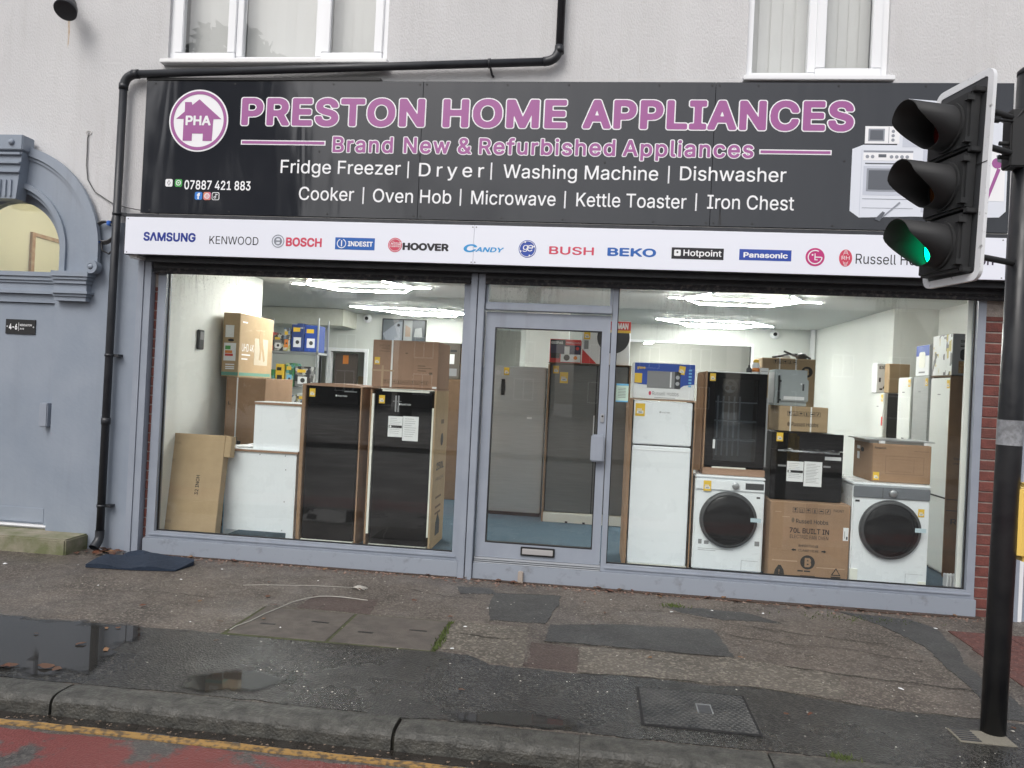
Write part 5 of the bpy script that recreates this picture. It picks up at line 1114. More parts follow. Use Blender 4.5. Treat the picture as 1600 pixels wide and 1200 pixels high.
nt_ = empty('window_notice', 'small pale green paper notice with blue edges stuck inside beside the door', 'notice', (.218, .075, 1.645)); box('sheet', -.052, .052, -.001, .001, -.078, .078, pm('mint_paper', (.62, .76, .66), rough=.7), nt_); boxes('print_band', [(-.052, .052, -.003, -.0015, .062, .078), (-.052, .052, -.003, -.0015, -.078, -.066)], M_LBLUE, nt_); boxes('print_lines', [(-.035, .03, -.003, -.0015, -.04+.013*k, -.036+.013*k) for k in range(7)], M_GREYTX, nt_)

# right window: white fridge freezer
t = fridge('white_fridge_freezer', 'white fridge freezer in an opened carton just right of the door', .335, .85, .365, .55, ZF, 1.585, M_APPW, split=1.195)
box('carton_side', -.30, -.266, .0, .56, 0, 1.47, M_CARD, t); box('carton_side', .27, .283, -.005, .56, 0, 1.47, M_CARD, t); box('carton_back', -.29, .27, .56, .575, 0, 1.45, M_CARD, t); box('carton_lid', -.3, .283, -.005, .57, 1.472, 1.482, M_CARD, t); box('foam_base', -.25, .26, -.01, .2, 0, .028, M_POLY, t); box('wrap_edge', .2635, .269, -.01, .02, .05, 1.4, M_BLACK, t)
pricetag(t, -.20, 1.385, s=.075); text('\u25a0 Russell Hobbs', -.03, .06, 1.365, .014, -.001, M_GREYTX, t); boxes('door_lip', [(-.25, .25, -.004, .0, 1.03, 1.036)], M_PAPER, t)
t = carton('microwave_box', 'blue and white microwave box on top of the white fridge freezer', .325, .858, .385, .75, ZF+1.483, 1.928, M_PAPER, tape=False)
prism('box_print', [(-.262, .135), (-.15, .125), (-.12, .1), (.13, .1), (.17, .13), (.262, .145), (.262, .318), (-.262, .318)], -.002, -.0006, M_BLUE, t)
mw = box('microwave_picture', -.15, .09, -.0032, -.0022, .1, .25, M_GREYTX, t); flat('picture_part', .05, .062, .11, .245, -.0035, M_PAPER, t); flat('picture_part', .09, .14, .1, .25, -.0035, M_DKGREY, t); disc('picture_part', .115, .2, .017, -.0048, M_ALU, t, n=16); disc('picture_part', .115, .145, .017, -.0048, M_ALU, t, n=16); flat('picture_part', -.14, .04, .115, .235, -.0035, M_GREYTX, t)
flat('box_print', -.26, -.195, .14, .225, -.0032, M_TAG, t); pricetag(t, .15, .265, -.003, .05, 8); text('groove', -.24, -.17, .265, .025, -.003, M_TAG, t, bold=.03); boxes('print_lines', [(.21, .235, -.0032, -.0022, .12+.028*k, .135+.028*k) for k in range(6)], M_LBLUE, t)
text('Russell Hobbs', -.10, .13, .037, .034, -.001, M_GREYTX, t, bold=.005); disc('box_print', -.12, .053, .011, -.001, BRED, t, rz=.018); boxes('print_lines', [(-.08, .1, -.0015, -.0004, .014, .018)], M_GREYTX, t)

# washing machines
def washer(label, x0, x1, y0, z1, cz, r, panel, name='washing_machine'):
    w = x1-x0; h = z1-ZF
    t = empty(name, label, 'washing machine', ((x0+x1)/2, y0, ZF), group='washing machines in the right window')
    box('body', -w/2, w/2, .0, .56, .015, h-.025, M_APPW, t, bev=.012, seg=3); box('lid', -w/2-.003, w/2+.003, -.004, .565, h-.024, h, M_APPW, t, bev=.008)
    pn = box('control_panel', -w/2+.004, w/2-.004, -.012, .0, h-.125, h-.03, panel, t, bev=.004)
    cz -= ZF
    dr = lathe('porthole_rim', [(r*1.01, -.002), (r*1.0, -.03), (r*.96, -.042), (r*.9, -.044)], M_DKGREY, t, n=56, centre=(-.005, 0, cz)); lathe('porthole_glass', [(r*.9, -.043), (r*.86, -.05), (r*.6, -.064), (r*.3, -.071), (.001, -.073)], M_GLOSSK, dr, n=48, centre=(-.005, 0, cz))
    for x in (-w/2+.05, w/2-.05): sweep('foot', [(x, .05, 0), (x, .05, .02)], .02, M_BLACK, t, n=10)
    fl = box('filter_flap', w/2-.17, w/2-.035, -.003, .0, .03, .115, M_APPW, t, bev=.003); boxes('flap_gap', [(w/2-.172, w/2-.033, -.0016, -.0006, .116, .118), (w/2-.174, w/2-.172, -.0016, -.0006, .03, .118)], M_GREYTX, fl)
    tp = flat('door_tape', r*.72, r*1.08, cz+.0, cz+.035, -.06, pm('pale_blue_tape', (.5, .62, .68), rough=.4), t, t=.002)
    return t, w, h, pn
t, w, h, pn = washer('white front loading washing machine under the glass fronted drinks cooler', .90, 1.495, .375, .962, .585, .243, M_APPW)
lathe('dial', [(.03, -.012), (.03, -.035), (.024, -.038), (.001, -.038)], M_ALU, pn, n=28, centre=(.045, 0, h-.078)); flat('display', .13, .285, h-.105, h-.05, -.0125, M_DKGREY, pn); box('drawer', -.285, -.03, -.016, -.012, h-.118, h-.045, M_APPW, pn, bev=.004); pricetag(t, -.195, h-.09, -.0175, .06); boxes('faint_print', [(-.25, -.22, -.0015, -.0004, .24, .28), (-.2, -.16, -.0015, -.0004, .24, .27), (.23, .27, -.0015, -.0004, .25, .29), (-.25, .05, -.0015, -.0004, .2, .203), (-.25, -.1, -.0015, -.0004, .185, .188)], M_GREYTX, t); flat('badge', .23, .26, h-.18, h-.165, -.001, M_BPRINT, t)
t, w, h, pn = washer('white front loading washing machine with grey control panel at right window edge', 2.205, 2.83, .31, .985, .60, .247, pm('grey_panel', (.2, .215, .24), rough=.35, metal=.3))
lathe('dial', [(.03, -.012), (.03, -.035), (.024, -.038), (.001, -.038)], M_ALU, pn, n=28, centre=(.005, 0, h-.078)); pricetag(t, .245, h-.23, -.001, .045); flat('badge', -.29, -.255, h-.165, h-.148, -.001, M_BPRINT, t)
boxes('panel_seam', [(-.075, -.072, -.0135, -.012, h-.12, h-.035)], M_BLACK, pn); boxes('foam_corner', [(-.315, -.25, -.012, .0, .0, .13), (.24, .3, -.012, 0, .0, .06)], M_POLY, t)
# drinks cooler with glass door, standing on the first washing machine
t = empty('drinks_cooler', 'black drinks cooler with glass door and wire shelves on top of a washing machine', 'drinks cooler', (1.235, .45, .964))
box('carton_tray', -.27, .265, -.02, .5, .0, .06, M_CARDP, t, bev=.004); box('carton_side', -.275, -.262, -.01, .5, .06, .91, M_CARD, t); box('carton_flap', -.335, -.276, .1, .115, .02, .89, M_CARD, t)
boxes('cabinet', [(-.255, -.235, .05, .48, .065, .905), (.235, .255, .05, .48, .065, .905), (-.235, .235, .46, .48, .065, .905), (-.235, .235, .05, .46, .885, .905), (-.235, .235, .05, .46, .065, .085)], M_BLACK, t); box('liner', -.234, .234, .44, .459, .086, .884, pm('cooler_liner', (.14, .15, .16), rough=.5), t)
dd = boxes('door_frame', [(-.255, -.185, 0, .045, .07, .905), (.185, .255, 0, .045, .07, .905), (-.185, .185, 0, .045, .07, .125), (-.185, .185, 0, .045, .85, .905)], M_GLOSSK, t)
box('pane', -.185, .185, .02, .026, .125, .85, glass_mat('cooler_glass', (.72, .75, .78), 2.4), dd); box('edge_trim', .257, .27, -.004, .03, .09, .7, M_ALU, t); box('foam_strip', -.19, .1, -.015, .03, .056, .072, M_POLY, t); box('foam_strip', -.2, .17, -.006, .3, .906, .915, M_PAPER, t)
for z in (.30, .47, .64):
    rods = [(-.23, .23, .09, .096, z, z+.006), (-.23, .23, .38, .386, z, z+.006)]+[(-.225+.03*k, -.221+.03*k, .09, .386, z+.006, z+.01) for k in range(16)]
    boxes('wire_shelf', rods, M_ALU, t)
fn = lathe('fan_cover', [(.07, .44), (.07, .43), (.06, .42)], M_ALU, t, n=24, centre=(.01, 0, .79)); 
for k in range(3): a = rad(90+120*k); disc('fan_hole', .01+.03*math.cos(a), .79+.03*math.sin(a), .02, .418, M_BLACK, fn, n=14)
boxes('cooler_back_rails', [(-.1+.05*k, -.085+.05*k, .43, .439, .14, .7) for k in range(5)], M_ALU, t); pricetag(t, -.215, .86, -.001, .045); flat('hang_tag', -.19, -.17, .23, .31, .0, M_PAPER, t)
# oven and oven carton
t = carton('oven_carton', 'brown oven carton printed 70L BUILT IN below the black oven', 1.533, 2.192, .30, .85, ZF, .782, M_CARD)
h = .782-ZF
icons(t, -.145, h-.085, .042, 6, -.001, M_BPRINT, 1.27); text('FRONT', .19, .275, h-.062, .022, -.001, M_BPRINT, t); text('Russell Hobbs', -.115, .15, h-.175, .036, -.001, M_BPRINT, t, bold=.008); disc('print_mark', -.14, h-.152, .012, -.001, MATS['card_ink'], t, rz=.021)
text('70L BUILT IN', -.165, .16, h-.26, .045, -.001, M_BPRINT, t, bold=.02); text('ELECTRIC FAN OVEN', -.16, .155, h-.305, .03, -.001, M_BPRINT, t, bold=-.002); text('RHFEO7004B', -.085, .075, h-.375, .02, -.001, M_BPRINT, t, bold=.01); text('CLAMP HERE', -.085, .08, h-.415, .019, -.001, M_BPRINT, t)
for s in (-1, 1): prism('print_mark', [(s*.145, h-.405), (s*.125, h-.393), (s*.125, h-.399), (s*.105, h-.399), (s*.105, h-.411), (s*.125, h-.411), (s*.125, h-.417)], -.002, -.0005, M_BPRINT, t)
db = disc('print_mark', -.005, h-.505, .06, -.0005, pm('dark_ink', (.035, .03, .028), rough=.7), t); text('B', -.03, .025, h-.545, .08, -.0018, M_CARD, t, bold=.05)
prism('print_mark', [(-.285, .02), (-.19, .02), (-.2, .08), (-.225, .12), (-.245, .12), (-.27, .08)], -.002, -.0005, MATS['dark_ink'], t); text('!', -.242, -.234, .045, .04, -.0025, M_CARD, t)
prism('print_mark', [(.19, .06), (.27, .06), (.23, .125)], -.002, -.0005, MATS['dark_ink'], t); prism('print_mark', [(.203, .068), (.257, .068), (.23, .112)], -.0032, -.0022, M_CARD, t); flat('print_mark', .19, .27, .03, .052, -.0005, MATS['dark_ink'], t); boxes('print_lines', [(-.085, -.04, -.0015, -.0004, .075, .087), (-.03, .02, -.0015, -.0004, .075, .087), (-.06, .06, -.0015, -.0004, .04, .045)], M_BPRINT, t)
lb = flat('label', .275, .318, h-.3, h-.19, -.001, M_PAPER, t); flat('label_print', .3, .312, h-.29, h-.265, -.0022, M_BPRINT, lb); flat('label_print', .285, .289, h-.28, h-.22, -.0022, M_GREYTX, lb)
boxes('tape', [(-.04, .06, -.0012, -.0003, .35, h)], pm('brown_tape', (.27, .16, .09), rough=.5), t); boxes('scuff', [(-.3, -.09, -.0016, -.0006, .155, .165), (.07, .3, -.0016, -.0006, .115, .122), (-.29, -.24, -.0016, -.0006, h-.09, h-.084), (-.23, -.17, -.0016, -.0006, h-.13, h-.124)], pm('card_fold', (.45, .3, .2), rough=.8), t)
t = empty('built_in_oven', 'gloss black built in oven with steel handle and paper notices on the oven carton', 'oven', (1.84, .40, .784))
box('casing', -.28, .28, .03, .55, .0, .585, M_DKGREY, t); box('door', -.30, .30, 0, .028, .005, .44, M_GLOSSK, t, bev=.003); box('control_panel', -.30, .30, 0, .028, .444, .59, M_GLOSSK, t, bev=.003)
hn = sweep('handle', [(-.255, -.045, .432), (.255, -.045, .428)], .008, M_ALU, t, n=10)
for x in (-.2, .2): sweep('handle_post', [(x, -.045, .43), (x, .0, .43)], .006, M_ALU, hn, n=8)
wp = pm('clear_plastic_wrap', (.5, .53, .56), rough=.15); V = []; F = []
for i in range(16):
    x = -.21+.42*i/15
    for j in range(7): a = 2*math.pi*j/7; r = .014+.012*random.random(); V.append((x, -.045+r*math.cos(a), .438+r*.8*math.sin(a)))
for i in range(15):
    for j in range(7): F.append((7*i+j, 7*i+(j+1) % 7, 7*i+7+(j+1) % 7, 7*i+7+j))
mesh('plastic_wrap', V, F, glass_mat('wrap_film', (.78, .8, .82), 5.0, rough=.15), t)
pricetag(t, -.235, .545, s=.05); paper(t, -.165, -.025, .165, .34, -.002, 9, True); paper(t, -.02, .13, .13, .345, -.002, 13); flat('label', .15, .285, .365, .395, -.001, M_PAPER, t); flat('lamp_print', -.24, -.17, .29, .305, -.001, M_GREYTX, t); flat('lamp_print', .14, .2, .3, .315, -.001, M_GREYTX, t)
t = carton('strapped_carton', 'tan carton with white straps standing on the black oven', 1.625, 2.045, .55, .93, 1.376, 1.60, M_CARDT)
for x in (-.11, .065): flat('strap', x-.006, x+.006, 0, .223, -.001, M_STRAP, t)
icons(t, -.14, .14, .04, 6, -.0015, M_BPRINT, 1.22); text('Russell Hobbs', -.10, .13, .05, .035, -.0025, M_BPRINT, t); disc('print_mark', -.125, .065, .012, -.001, MATS['card_ink'], t, rz=.02)
t = empty('steel_extractor', 'grey steel appliance turned back to front on the strapped carton', 'appliance', (1.745, .6, 1.602))
box('case', -.145, .135, .05, .32, .0, .325, pm('zinc_sheet', (.42, .46, .47), (.38, .42, .43), scale=4, rough=.45, metal=.3), t, bev=.004); box('back_plate', -.1, .145, .03, .05, .04, .24, MATS['zinc_sheet'], t, bev=.006); flat('label', -.07, .11, .055, .085, .029, M_PAPER, t); box('edge_bar', -.118, -.108, .02, .05, .02, .27, M_BLACK, t); flat('slot', .09, .106, .14, .2, .029, M_DKGREY, t); disc('bolt', .08, .2, .008, .029, M_PAPER, t, n=10)
for z in (.05, .22): disc('bolt', -.1, z, .008, .029, M_BLACK, t, n=10)
box('side_label', -.148, -.1455, .08, .3, .02, .3, M_PAPER, t)
t = carton('marked_carton', 'tall tan carton with dark B mark behind the grey steel appliance', 1.66, 2.18, 1.5, 1.95, ZF, 2.075, M_CARDT); h = 2.075-ZF
for x in (-.09, .07): flat('strap', x-.007, x+.007, h-.5, h, -.001, M_STRAP, t)
icons(t, -.15, h-.055, .038, 5, -.0015, M_BPRINT, 1.25); disc('print_mark', .18, h-.13, .055, -.001, MATS['dark_ink'], t); text('B', .155, .2, h-.165, .07, -.0025, M_CARDT, t, bold=.05)
t = empty('cable_bundle', 'dark tangle of cable and plastic on the tall marked carton', 'cable', (1.98, 1.62, 2.077))
sweep('cable', [(-.2, 0, .01), (-.1, 0, .03), (-.03, .03, .055), (.04, 0, .03), (.1, -.02, .05), (.18, 0, .01)], .012, M_DKGREY, t, n=7); sweep('cable', [(-.08, .03, .08), (.0, .02, .05), (.1, .05, .055), (.17, .06, .03)], .01, M_BLACK, t, n=7); lathe('plastic_cup', [(.05, 0), (.06, .03), (.04, .06), (.001, .07)], M_DKGREY, t, n=18, axis='Z', centre=(.1, .04, 0)); lathe('plastic_cup', [(.05, 0), (.045, .03), (.001, .045)], M_PAPER, t, n=14, axis='Z', centre=(-.06, .04, 0))
t = empty('spray_bottle', 'small white bottle with yellow cap on top of the drinks cooler', 'bottle', (1.44, .72, 1.872)); lathe('body', [(.03, 0), (.033, .02), (.033, .09), (.02, .11)], M_PAPER, t, n=18, axis='Z'); lathe('cap', [(.02, .108), (.026, .115), (.026, .135), (.005, .14)], M_TAG, t, n=14, axis='Z'); lathe('label', [(.0335, .025), (.0335, .06)], M_ORANGE, t, n=18, axis='Z')
t = empty('dark_bottle', 'small dark bottle beside the white bottle on the drinks cooler', 'bottle', (1.385, .74, 1.872)); lathe('body', [(.025, 0), (.025, .05), (.012, .065), (.012, .085)], M_DKGREY, t, n=16, axis='Z')
t = carton('white_box', 'small white box beside the bottles on the drinks cooler', 1.475, 1.55, .7, .8, 1.872, 1.935, M_PAPER, tape=False); flat('box_print', -.03, .03, .03, .034, -.001, M_GREYTX, t)
# microwave carton, hob
t = carton('microwave_carton', 'brown microwave carton with faint outline print on the right washing machine', 2.39, 2.87, .42, .90, .987, 1.315, M_CARD)
text('Panasonic', -.225, -.13, .285, .018, -.001, M_BPRINT, t, bold=.02); boxes('outline_print', [(-.13, .18, -.0014, -.0004, .225, .228), (-.13, .18, -.0014, -.0004, .075, .078), (-.132, -.129, -.0014, -.0004, .075, .228), (.179, .182, -.0014, -.0004, .075, .228), (-.1, .08, -.0014, -.0004, .2, .202), (-.1, .08, -.0014, -.0004, .095, .097), (.1, .102, -.0014, -.0004, .09, .21)], pm('card_line', (.22, .13, .08), rough=.8), t); pricetag(t, -.205, .05, s=.045); boxes('print_lines', [(.1, .22, -.0014, -.0004, .275, .28)], MATS['card_line'], t)
sd_ = [turn(flat('side_label', .09, .17, .26, .29, 0, M_PAPER, t), (-.2405, .48, 0), -90), turn(flat('side_label', .1, .16, .17, .235, 0, M_PAPER, t), (-.2405, .48, 0), -90), turn(prism('hand_hole', circ(.23, .26, .04, 18, .02), -.002, -.0005, M_BLACK, t), (-.2405, .48, 0), -90)]
t = empty('steel_hob', 'thin steel hob plate lying on the microwave carton', 'hob', (2.62, .45, 1.317)); box('plate', -.29, .29, .0, .45, .022, .034, M_ALU, t, bev=.004); box('tray', -.24, .24, .03, .42, .0, .022, M_STEEL, t); boxes('foot_block', [(-.17, -.12, .002, .03, .0, .022), (.2, .25, .002, .03, 0, .022)], M_UPVC, t)
t = empty('plastic_sheet', 'crumpled clear plastic packaging beside the right washing machine', 'packaging', (2.17, .55, .79)); V = []; F = []
for i in range(9):
    for j in range(7): V.append((-.01+.075*i/8+random.uniform(-.02, .02), .0+.3*j/6, .0+.22*(i/8)*(1-.3*abs(j-3)/3)+random.uniform(-.015, .015)))
for i in range(8):
    for j in range(6): F.append((7*i+j, 7*i+j+1, 7*i+7+j+1, 7*i+7+j))
mesh('sheet', V, F, glass_mat('milky_film', (.7, .72, .68), 4.0, rough=.2), t)

# row along the right wall, doors facing left
def side_fridge(name, label, y0, y1, z1, mat, body, x=3.2, tagm=True, cat='fridge freezer', d=.58, group='fridges in a row along the right wall'):
    t = empty(name, label, cat, (x, (y0+y1)/2, ZF), -90, group); w = y1-y0; h = z1-ZF
    box('cabinet', -w/2+.005, w/2-.005, .05, d, .0, h-.004, body, t); box('door', -w/2+.003, w/2-.003, 0, .047, .03, h, mat, t, bev=.008, seg=3)
    if tagm: pricetag(t, w/2-.05, h-.06, -.001, .05)
    flat('badge', -.05, .01, h-.16, h-.15, -.001, M_GREYTX, t)
    return t
t = side_fridge('tall_fridge', 'tall white fridge freezer in a brown carton nearest the right window edge', .87, 1.29, 1.93, M_APPWD, M_APPWD)
cx = box('carton_side', .212, .225, -.01, .6, 0, 1.83, M_CARDD, t); box('door_gap', -.2, .2, -.003, .0, .7, .715, M_BLACK, t); box('carton_lid', -.22, .225, -.0, .6, 1.82, 1.83, M_CARDD, t)
for s_, z, c_, bd in (('RIGHT', .48, .05, .01), ('THIS WAY UP', 1.06, .025, .01), ('INSTALLATION', 1.02, .02, .0)):
    o = text(s_, .04, .33, z, c_, 0, M_BPRINT, t, bold=bd); turn(o, (.2255, .0, 0), 90)
for z in (.85, 1.0-.12+.02):
    pass
for z in (.75, .88): turn(ring('print_mark', .13, z, .026, .03, -.002, -.0005, M_BPRINT, t, n=4), (.2255, 0, 0), 90)
for z in (.6, .7): turn(flat('carton_seam', .0, .58, z, z+.006, 0, M_BPRINT, t), (.2255, 0, 0), 90)
side_fridge('tall_fridge', 'tall grey fridge freezer second along the right wall', 1.33, 1.70, 1.955, M_STEEL, M_DKGREY)
t = side_fridge('tall_fridge', 'tall white fridge freezer behind the grey one along the right wall', 1.74, 2.08, 1.95, M_APPWD, M_CARDT); box('dispenser', -.02, .03, -.005, 0, 1.1, 1.2, M_DKGREY, t)
t = side_fridge('tall_fridge', 'white fronted dark sided fridge farthest along the right wall', 2.47, 2.78, 1.79, M_APPWD, M_DKGREY); flat('badge', .1, .14, 1.3, 1.4, -.001, M_RED, t)
t = carton('fryer_box', 'grey and white fryer box on the carton nearest the right window edge', 3.21, 3.62, .89, 1.30, 1.953, 2.335, pm('box_slate', (.3, .3, .31), rough=.5), tape=False)
text('SHARP', -.14, .0, .3, .025, -.001, M_BPRINT, t, bold=.03); boxes('print_lines', [(-.14, -.02, -.0014, -.0004, .26, .27), (-.14, .02, -.0014, -.0004, .275, .28)], M_BPRINT, t); prism('box_print', rrect(-.14, .05, .14, .24, .03), -.002, -.0006, M_BLACK, t); flat('box_print', -.15, .05, .02, .13, -.001, pm('food_print', (.25, .1, .04), (.4, .28, .12), scale=40, rough=.5), t)
turn(flat('side_print', .005, .405, .003, .378, 0, busy('white_speckle_print', [(.7, .72, .7), (.66, .68, .66), (.7, .72, .7), (.12, .12, .12), (.5, .4, .1)], 22, (1, 1, .5)), t), (-.2055, .41, 0), -90)
t = carton('heater_box', 'blue and white upright box on the grey fridge along the right wall', 3.21, 3.5, 1.37, 1.68, 1.957, 2.265, M_PAPER, tape=False)
turn(flat('side_print', .005, .305, .2, .305, 0, M_BLUE, t), (-.1455, .31, 0), -90); turn(prism('side_print', rrect(.08, .22, .08, .24, .03), -.003, -.0015, M_POLY, t), (-.1455, .31, 0), -90); turn(flat('side_print', .08, .22, .03, .045, 0, M_GREYTX, t), (-.1455, .31, 0), -90)
t = carton('exercise_box', 'white box with black machine picture on the farthest fridge', 3.17, 3.42, 2.63, 2.78, 1.792, 2.125, M_PAPER, tape=False)
text('EXERCISE', -.1, .11, .27, .035, -.001, M_BPRINT, t, bold=.03); prism('box_print', [(-.06, .05), (.04, .02), (.11, .1), (.06, .16), (.0, .22), (-.04, .2), (-.02, .12)], -.002, -.0006, M_DKGREY, t); boxes('box_print', [(-.1, -.08, -.0016, -.0006, .12, .17), (-.09, -.06, -.0016, -.0006, .03, .05)], M_BPRINT, t)
carton('open_carton', 'small tan carton in front of the exercise box at the right rear', 3.25, 3.47, 2.48, 2.62, 1.792, 2.12, M_CARDT)
t = empty('skirting_heater', 'small white radiator end at the bottom of the right window', 'radiator', (3.05, .33, ZF)); 
for k in range(4): box('fin', -.05+.025*k, -.032+.025*k, 0, .08, .02, .13, M_UPVC, t, bev=.005)
box('foot', -.05, .05, .02, .06, 0, .03, M_UPVC, t)

# ------------------------------------------------------------------ pavement things
cv = empty('inspection_cover', 'rectangular chequered metal inspection cover in the pavement near the kerb', 'manhole cover', (.6, -2.345, .004))
M_IRON = pm('worn_iron', (.055, .057, .058), (.12, .12, .116), scale=5, rough=.4, rough2=.65, metal=.5, bump=.2, bscale=90)
box('frame', -.30, .285, -.25, .24, -.02, .004, M_BLACK, cv); box('plate', -.285, .27, -.235, .225, .0, .006, M_IRON, cv)
bm = bmesh.new(); n_ = 0
for i in range(34):
    for j in range(20):
        x = -.275+.0163*i; y = -.225+.0232*j
        if -.0 < x < .08 and -.05 < y < .06: continue
        s = 1 if (i+j) % 2 else -1; dx, dy = .0085, .005*s
        v = [bm.verts.new(p) for p in ((x-dx, y-dy-.002, .006), (x+dx, y+dy-.002, .006), (x+dx, y+dy+.002, .006), (x-dx, y-dy+.002, .006), (x-dx*.8, y-dy*.8, .010), (x+dx*.8, y+dy*.8, .010))]
        bm.faces.new((v[0], v[1], v[5], v[4])); bm.faces.new((v[2], v[3], v[4], v[5]))
tr_ = from_bm('tread_ribs', bm, M_IRON, cv); tr_['kind'] = 'stuff'
kh = box('key_plate', .005, .075, -.045, .055, .004, .008, M_DKGREY, cv); boxes('key_rim', [(.0, .006, -.05, .06, .006, .011), (.074, .08, -.05, .06, .006, .011), (.006, .074, .054, .06, .006, .011)], M_ALU, kh)
mt = slab('door_mat', [(-4.09, -.62), (-4.15, -.27), (-3.95, -.12), (-3.6, -.10), (-3.36, -.24), (-3.33, -.3), (-3.36, -.53), (-3.7, -.6)], .004, .016, pm('blue_black_mat', (.012, .022, .042), (.022, .035, .06), scale=40, rough=.95, bump=.8, bscale=160), None)
tag(mt, 'crumpled dark blue floor mat lying on the pavement by the downpipe', 'mat')
me = mt.data
bm = bmesh.new(); bm.from_mesh(me); bmesh.ops.triangulate(bm, faces=bm.faces[:]); bmesh.ops.subdivide_edges(bm, edges=bm.edges[:], cuts=5, use_grid_fill=True)
for v in bm.verts:
    if v.co.z > .008: v.co.z += .012*math.sin(v.co.x*14+v.co.y*9)+.012+random.uniform(-.002, .002)+(.025 if v.co.y > -.18 else 0)*max(0, math.sin(v.co.x*9))
bm.to_mesh(me); bm.free()
ct = tag(sweep('ground_cable', [(-2.25, -1.79, .012), (-2.245, -1.72, .014), (-2.21, -1.6, .012), (-2.185, -1.42, .012), (-2.15, -1.28, .012), (-2.12, -1.12, .012), (-2.06, -1.0, .012), (-1.99, -.92, .012), (-1.9, -.885, .01), (-1.8, -.88, .008), (-1.62, -.9, .006)], .0038, M_WCABLE, None, n=6), 'pale dirty cable lying across the paving slabs', 'cable')
ct2 = tag(sweep('ground_cable', [(-2.66, -.77, .006), (-2.5, -.71, .006), (-2.3, -.67, .006), (-2.15, -.63, .006), (-2.0, -.61, .006), (-1.82, -.6, .008)], .0022, M_WCABLE, None, n=6), 'thin pale string lying straight on the pavement below the left window', 'cable')
tuft = empty('frayed_string_end', 'small frayed white knot of string on the pavement', 'string', (-1.83, -.61, .006))
for k in range(6): a = rad(-50+22*k); sweep('strand', [(0, 0, .004), (.06*math.cos(a), .04*math.sin(a), .014), (.12*math.cos(a), .07*math.sin(a), .004)], .004, M_WCABLE, tuft, n=5)
# leaves
M_LEAF = [pm('leaf_brown', (.14, .065, .035), (.08, .038, .022), scale=30, rough=.7), pm('leaf_tan', (.25, .14, .07), (.15, .08, .04), scale=30, rough=.7), pm('leaf_dark', (.10, .05, .03), rough=.7), pm('leaf_red', (.15, .055, .03), (.09, .035, .02), scale=30, rough=.6)]
def leaf_mesh(s):
    V = []; F = []; prof = [(0, .0), (.15, .22), (.35, .34), (.6, .3), (.82, .16), (1, 0)]
    for u, w in prof:
        for sgn in (-1, 0, 1): V.append(((u-.5)*s, (sgn*w+.06*math.sin(u*5))*s*random.uniform(.6, 1.25), s*(.05*math.sin(u*3.1)+.09*abs(sgn)*random.random()+.01)))
    for i in range(len(prof)-1):
        for k in range(2): F.append((3*i+k, 3*i+k+1, 3*i+3+k+1, 3*i+3+k))
    return V, F
spots = []
for _ in range(22): spots.append((0, random.gauss(-4.22, .16), random.gauss(-.13, .06), random.uniform(.06, .12)))
for _ in range(5): spots.append((1, random.uniform(-3.3, -2.75), random.gauss(-2.6, .06), random.uniform(.05, .10)))
for _ in range(5): spots.append((1, random.uniform(-3.6, -2.4), random.uniform(-2.5, -1.85), random.uniform(.03, .06)))
for _ in range(26): spots.append((2, random.uniform(-4.8, 2.4), random.uniform(-2.4, -.15), random.uniform(.025, .05)))
for _ in range(34): spots.append((3, random.uniform(-3.6, 3.0), random.gauss(-.09, .04), random.uniform(.03, .08)))
for kd, x, y, s in spots:
    y = min(y, -.05); V, F = leaf_mesh(s)
    o = mesh('fallen_leaf', V, F, random.choice(M_LEAF), None, smooth=True); o.location = (x, y, .012 if y < -.1 else .014); o.rotation_euler = (random.uniform(-.2, .2), random.uniform(-.2, .2), random.uniform(0, 6.3))
    tag(o, *(('curled brown leaf in the heap at the foot of the downpipe', 'leaf', 'leaves heaped under the downpipe'), ('wet brown leaf in or beside the large puddle by the kerb', 'leaf', 'leaves round the large puddle'), ('small lone leaf on the open pavement', 'leaf', 'leaves scattered over the open pavement'), ('small leaf against the foot of the shopfront', 'leaf', 'leaves along the foot of the shopfront'))[kd])
# grit and litter specks
def grit(name, n, area, size, mat, label):
    bm = bmesh.new()
    for _ in range(n):
        x, y = area(); s = random.uniform(*size); a = random.uniform(0, 3.14); el = random.uniform(.5, 1.6); h = s*random.uniform(.3, .7)
        c, d = math.cos(a), math.sin(a); vs = []
        for k in range(5):
            t = 2*math.pi*k/5+random.uniform(-.3, .3); px, py = s*el*math.cos(t), s*math.sin(t); vs.append(bm.verts.new((x+px*c-py*d, y+px*d+py*c, .004)))
        top = bm.verts.new((x, y, .004+h))
        for k in range(5): bm.faces.new((vs[k], vs[(k+1) % 5], top))
    o = from_bm(name, bm, mat); o['kind'] = 'stuff'; o['label'] = label; o['category'] = 'grit'; return o
grit('pale_grit', 520, lambda: (random.uniform(-5, 3.2), random.uniform(-2.7, -.08)), (.002, .0065), pm('pale_grit', (.5, .48, .43), rough=.9), 'pale grit and gum specks scattered over the pavement')
grit('white_litter', 26, lambda: (random.uniform(-5, 3.2), random.uniform(-2.7, -.3)), (.006, .014), M_PAPER, 'tiny white litter scraps on the pavement')
grit('brick_rubble', 900, lambda: (random.uniform(-3.9, 3.1), -abs(random.gauss(0, .07))-.035), (.004, .014), pm('rubble', (.16, .075, .055), (.28, .22, .18), scale=60, rough=.9), 'brick grit along the foot of the shopfront')
grit('road_grit', 260, lambda: (random.uniform(-4, 3), random.uniform(-2.99, -2.93)), (.003, .009), pm('road_grit', (.16, .12, .09), rough=.9), 'grit in the gutter').location.z = ZR
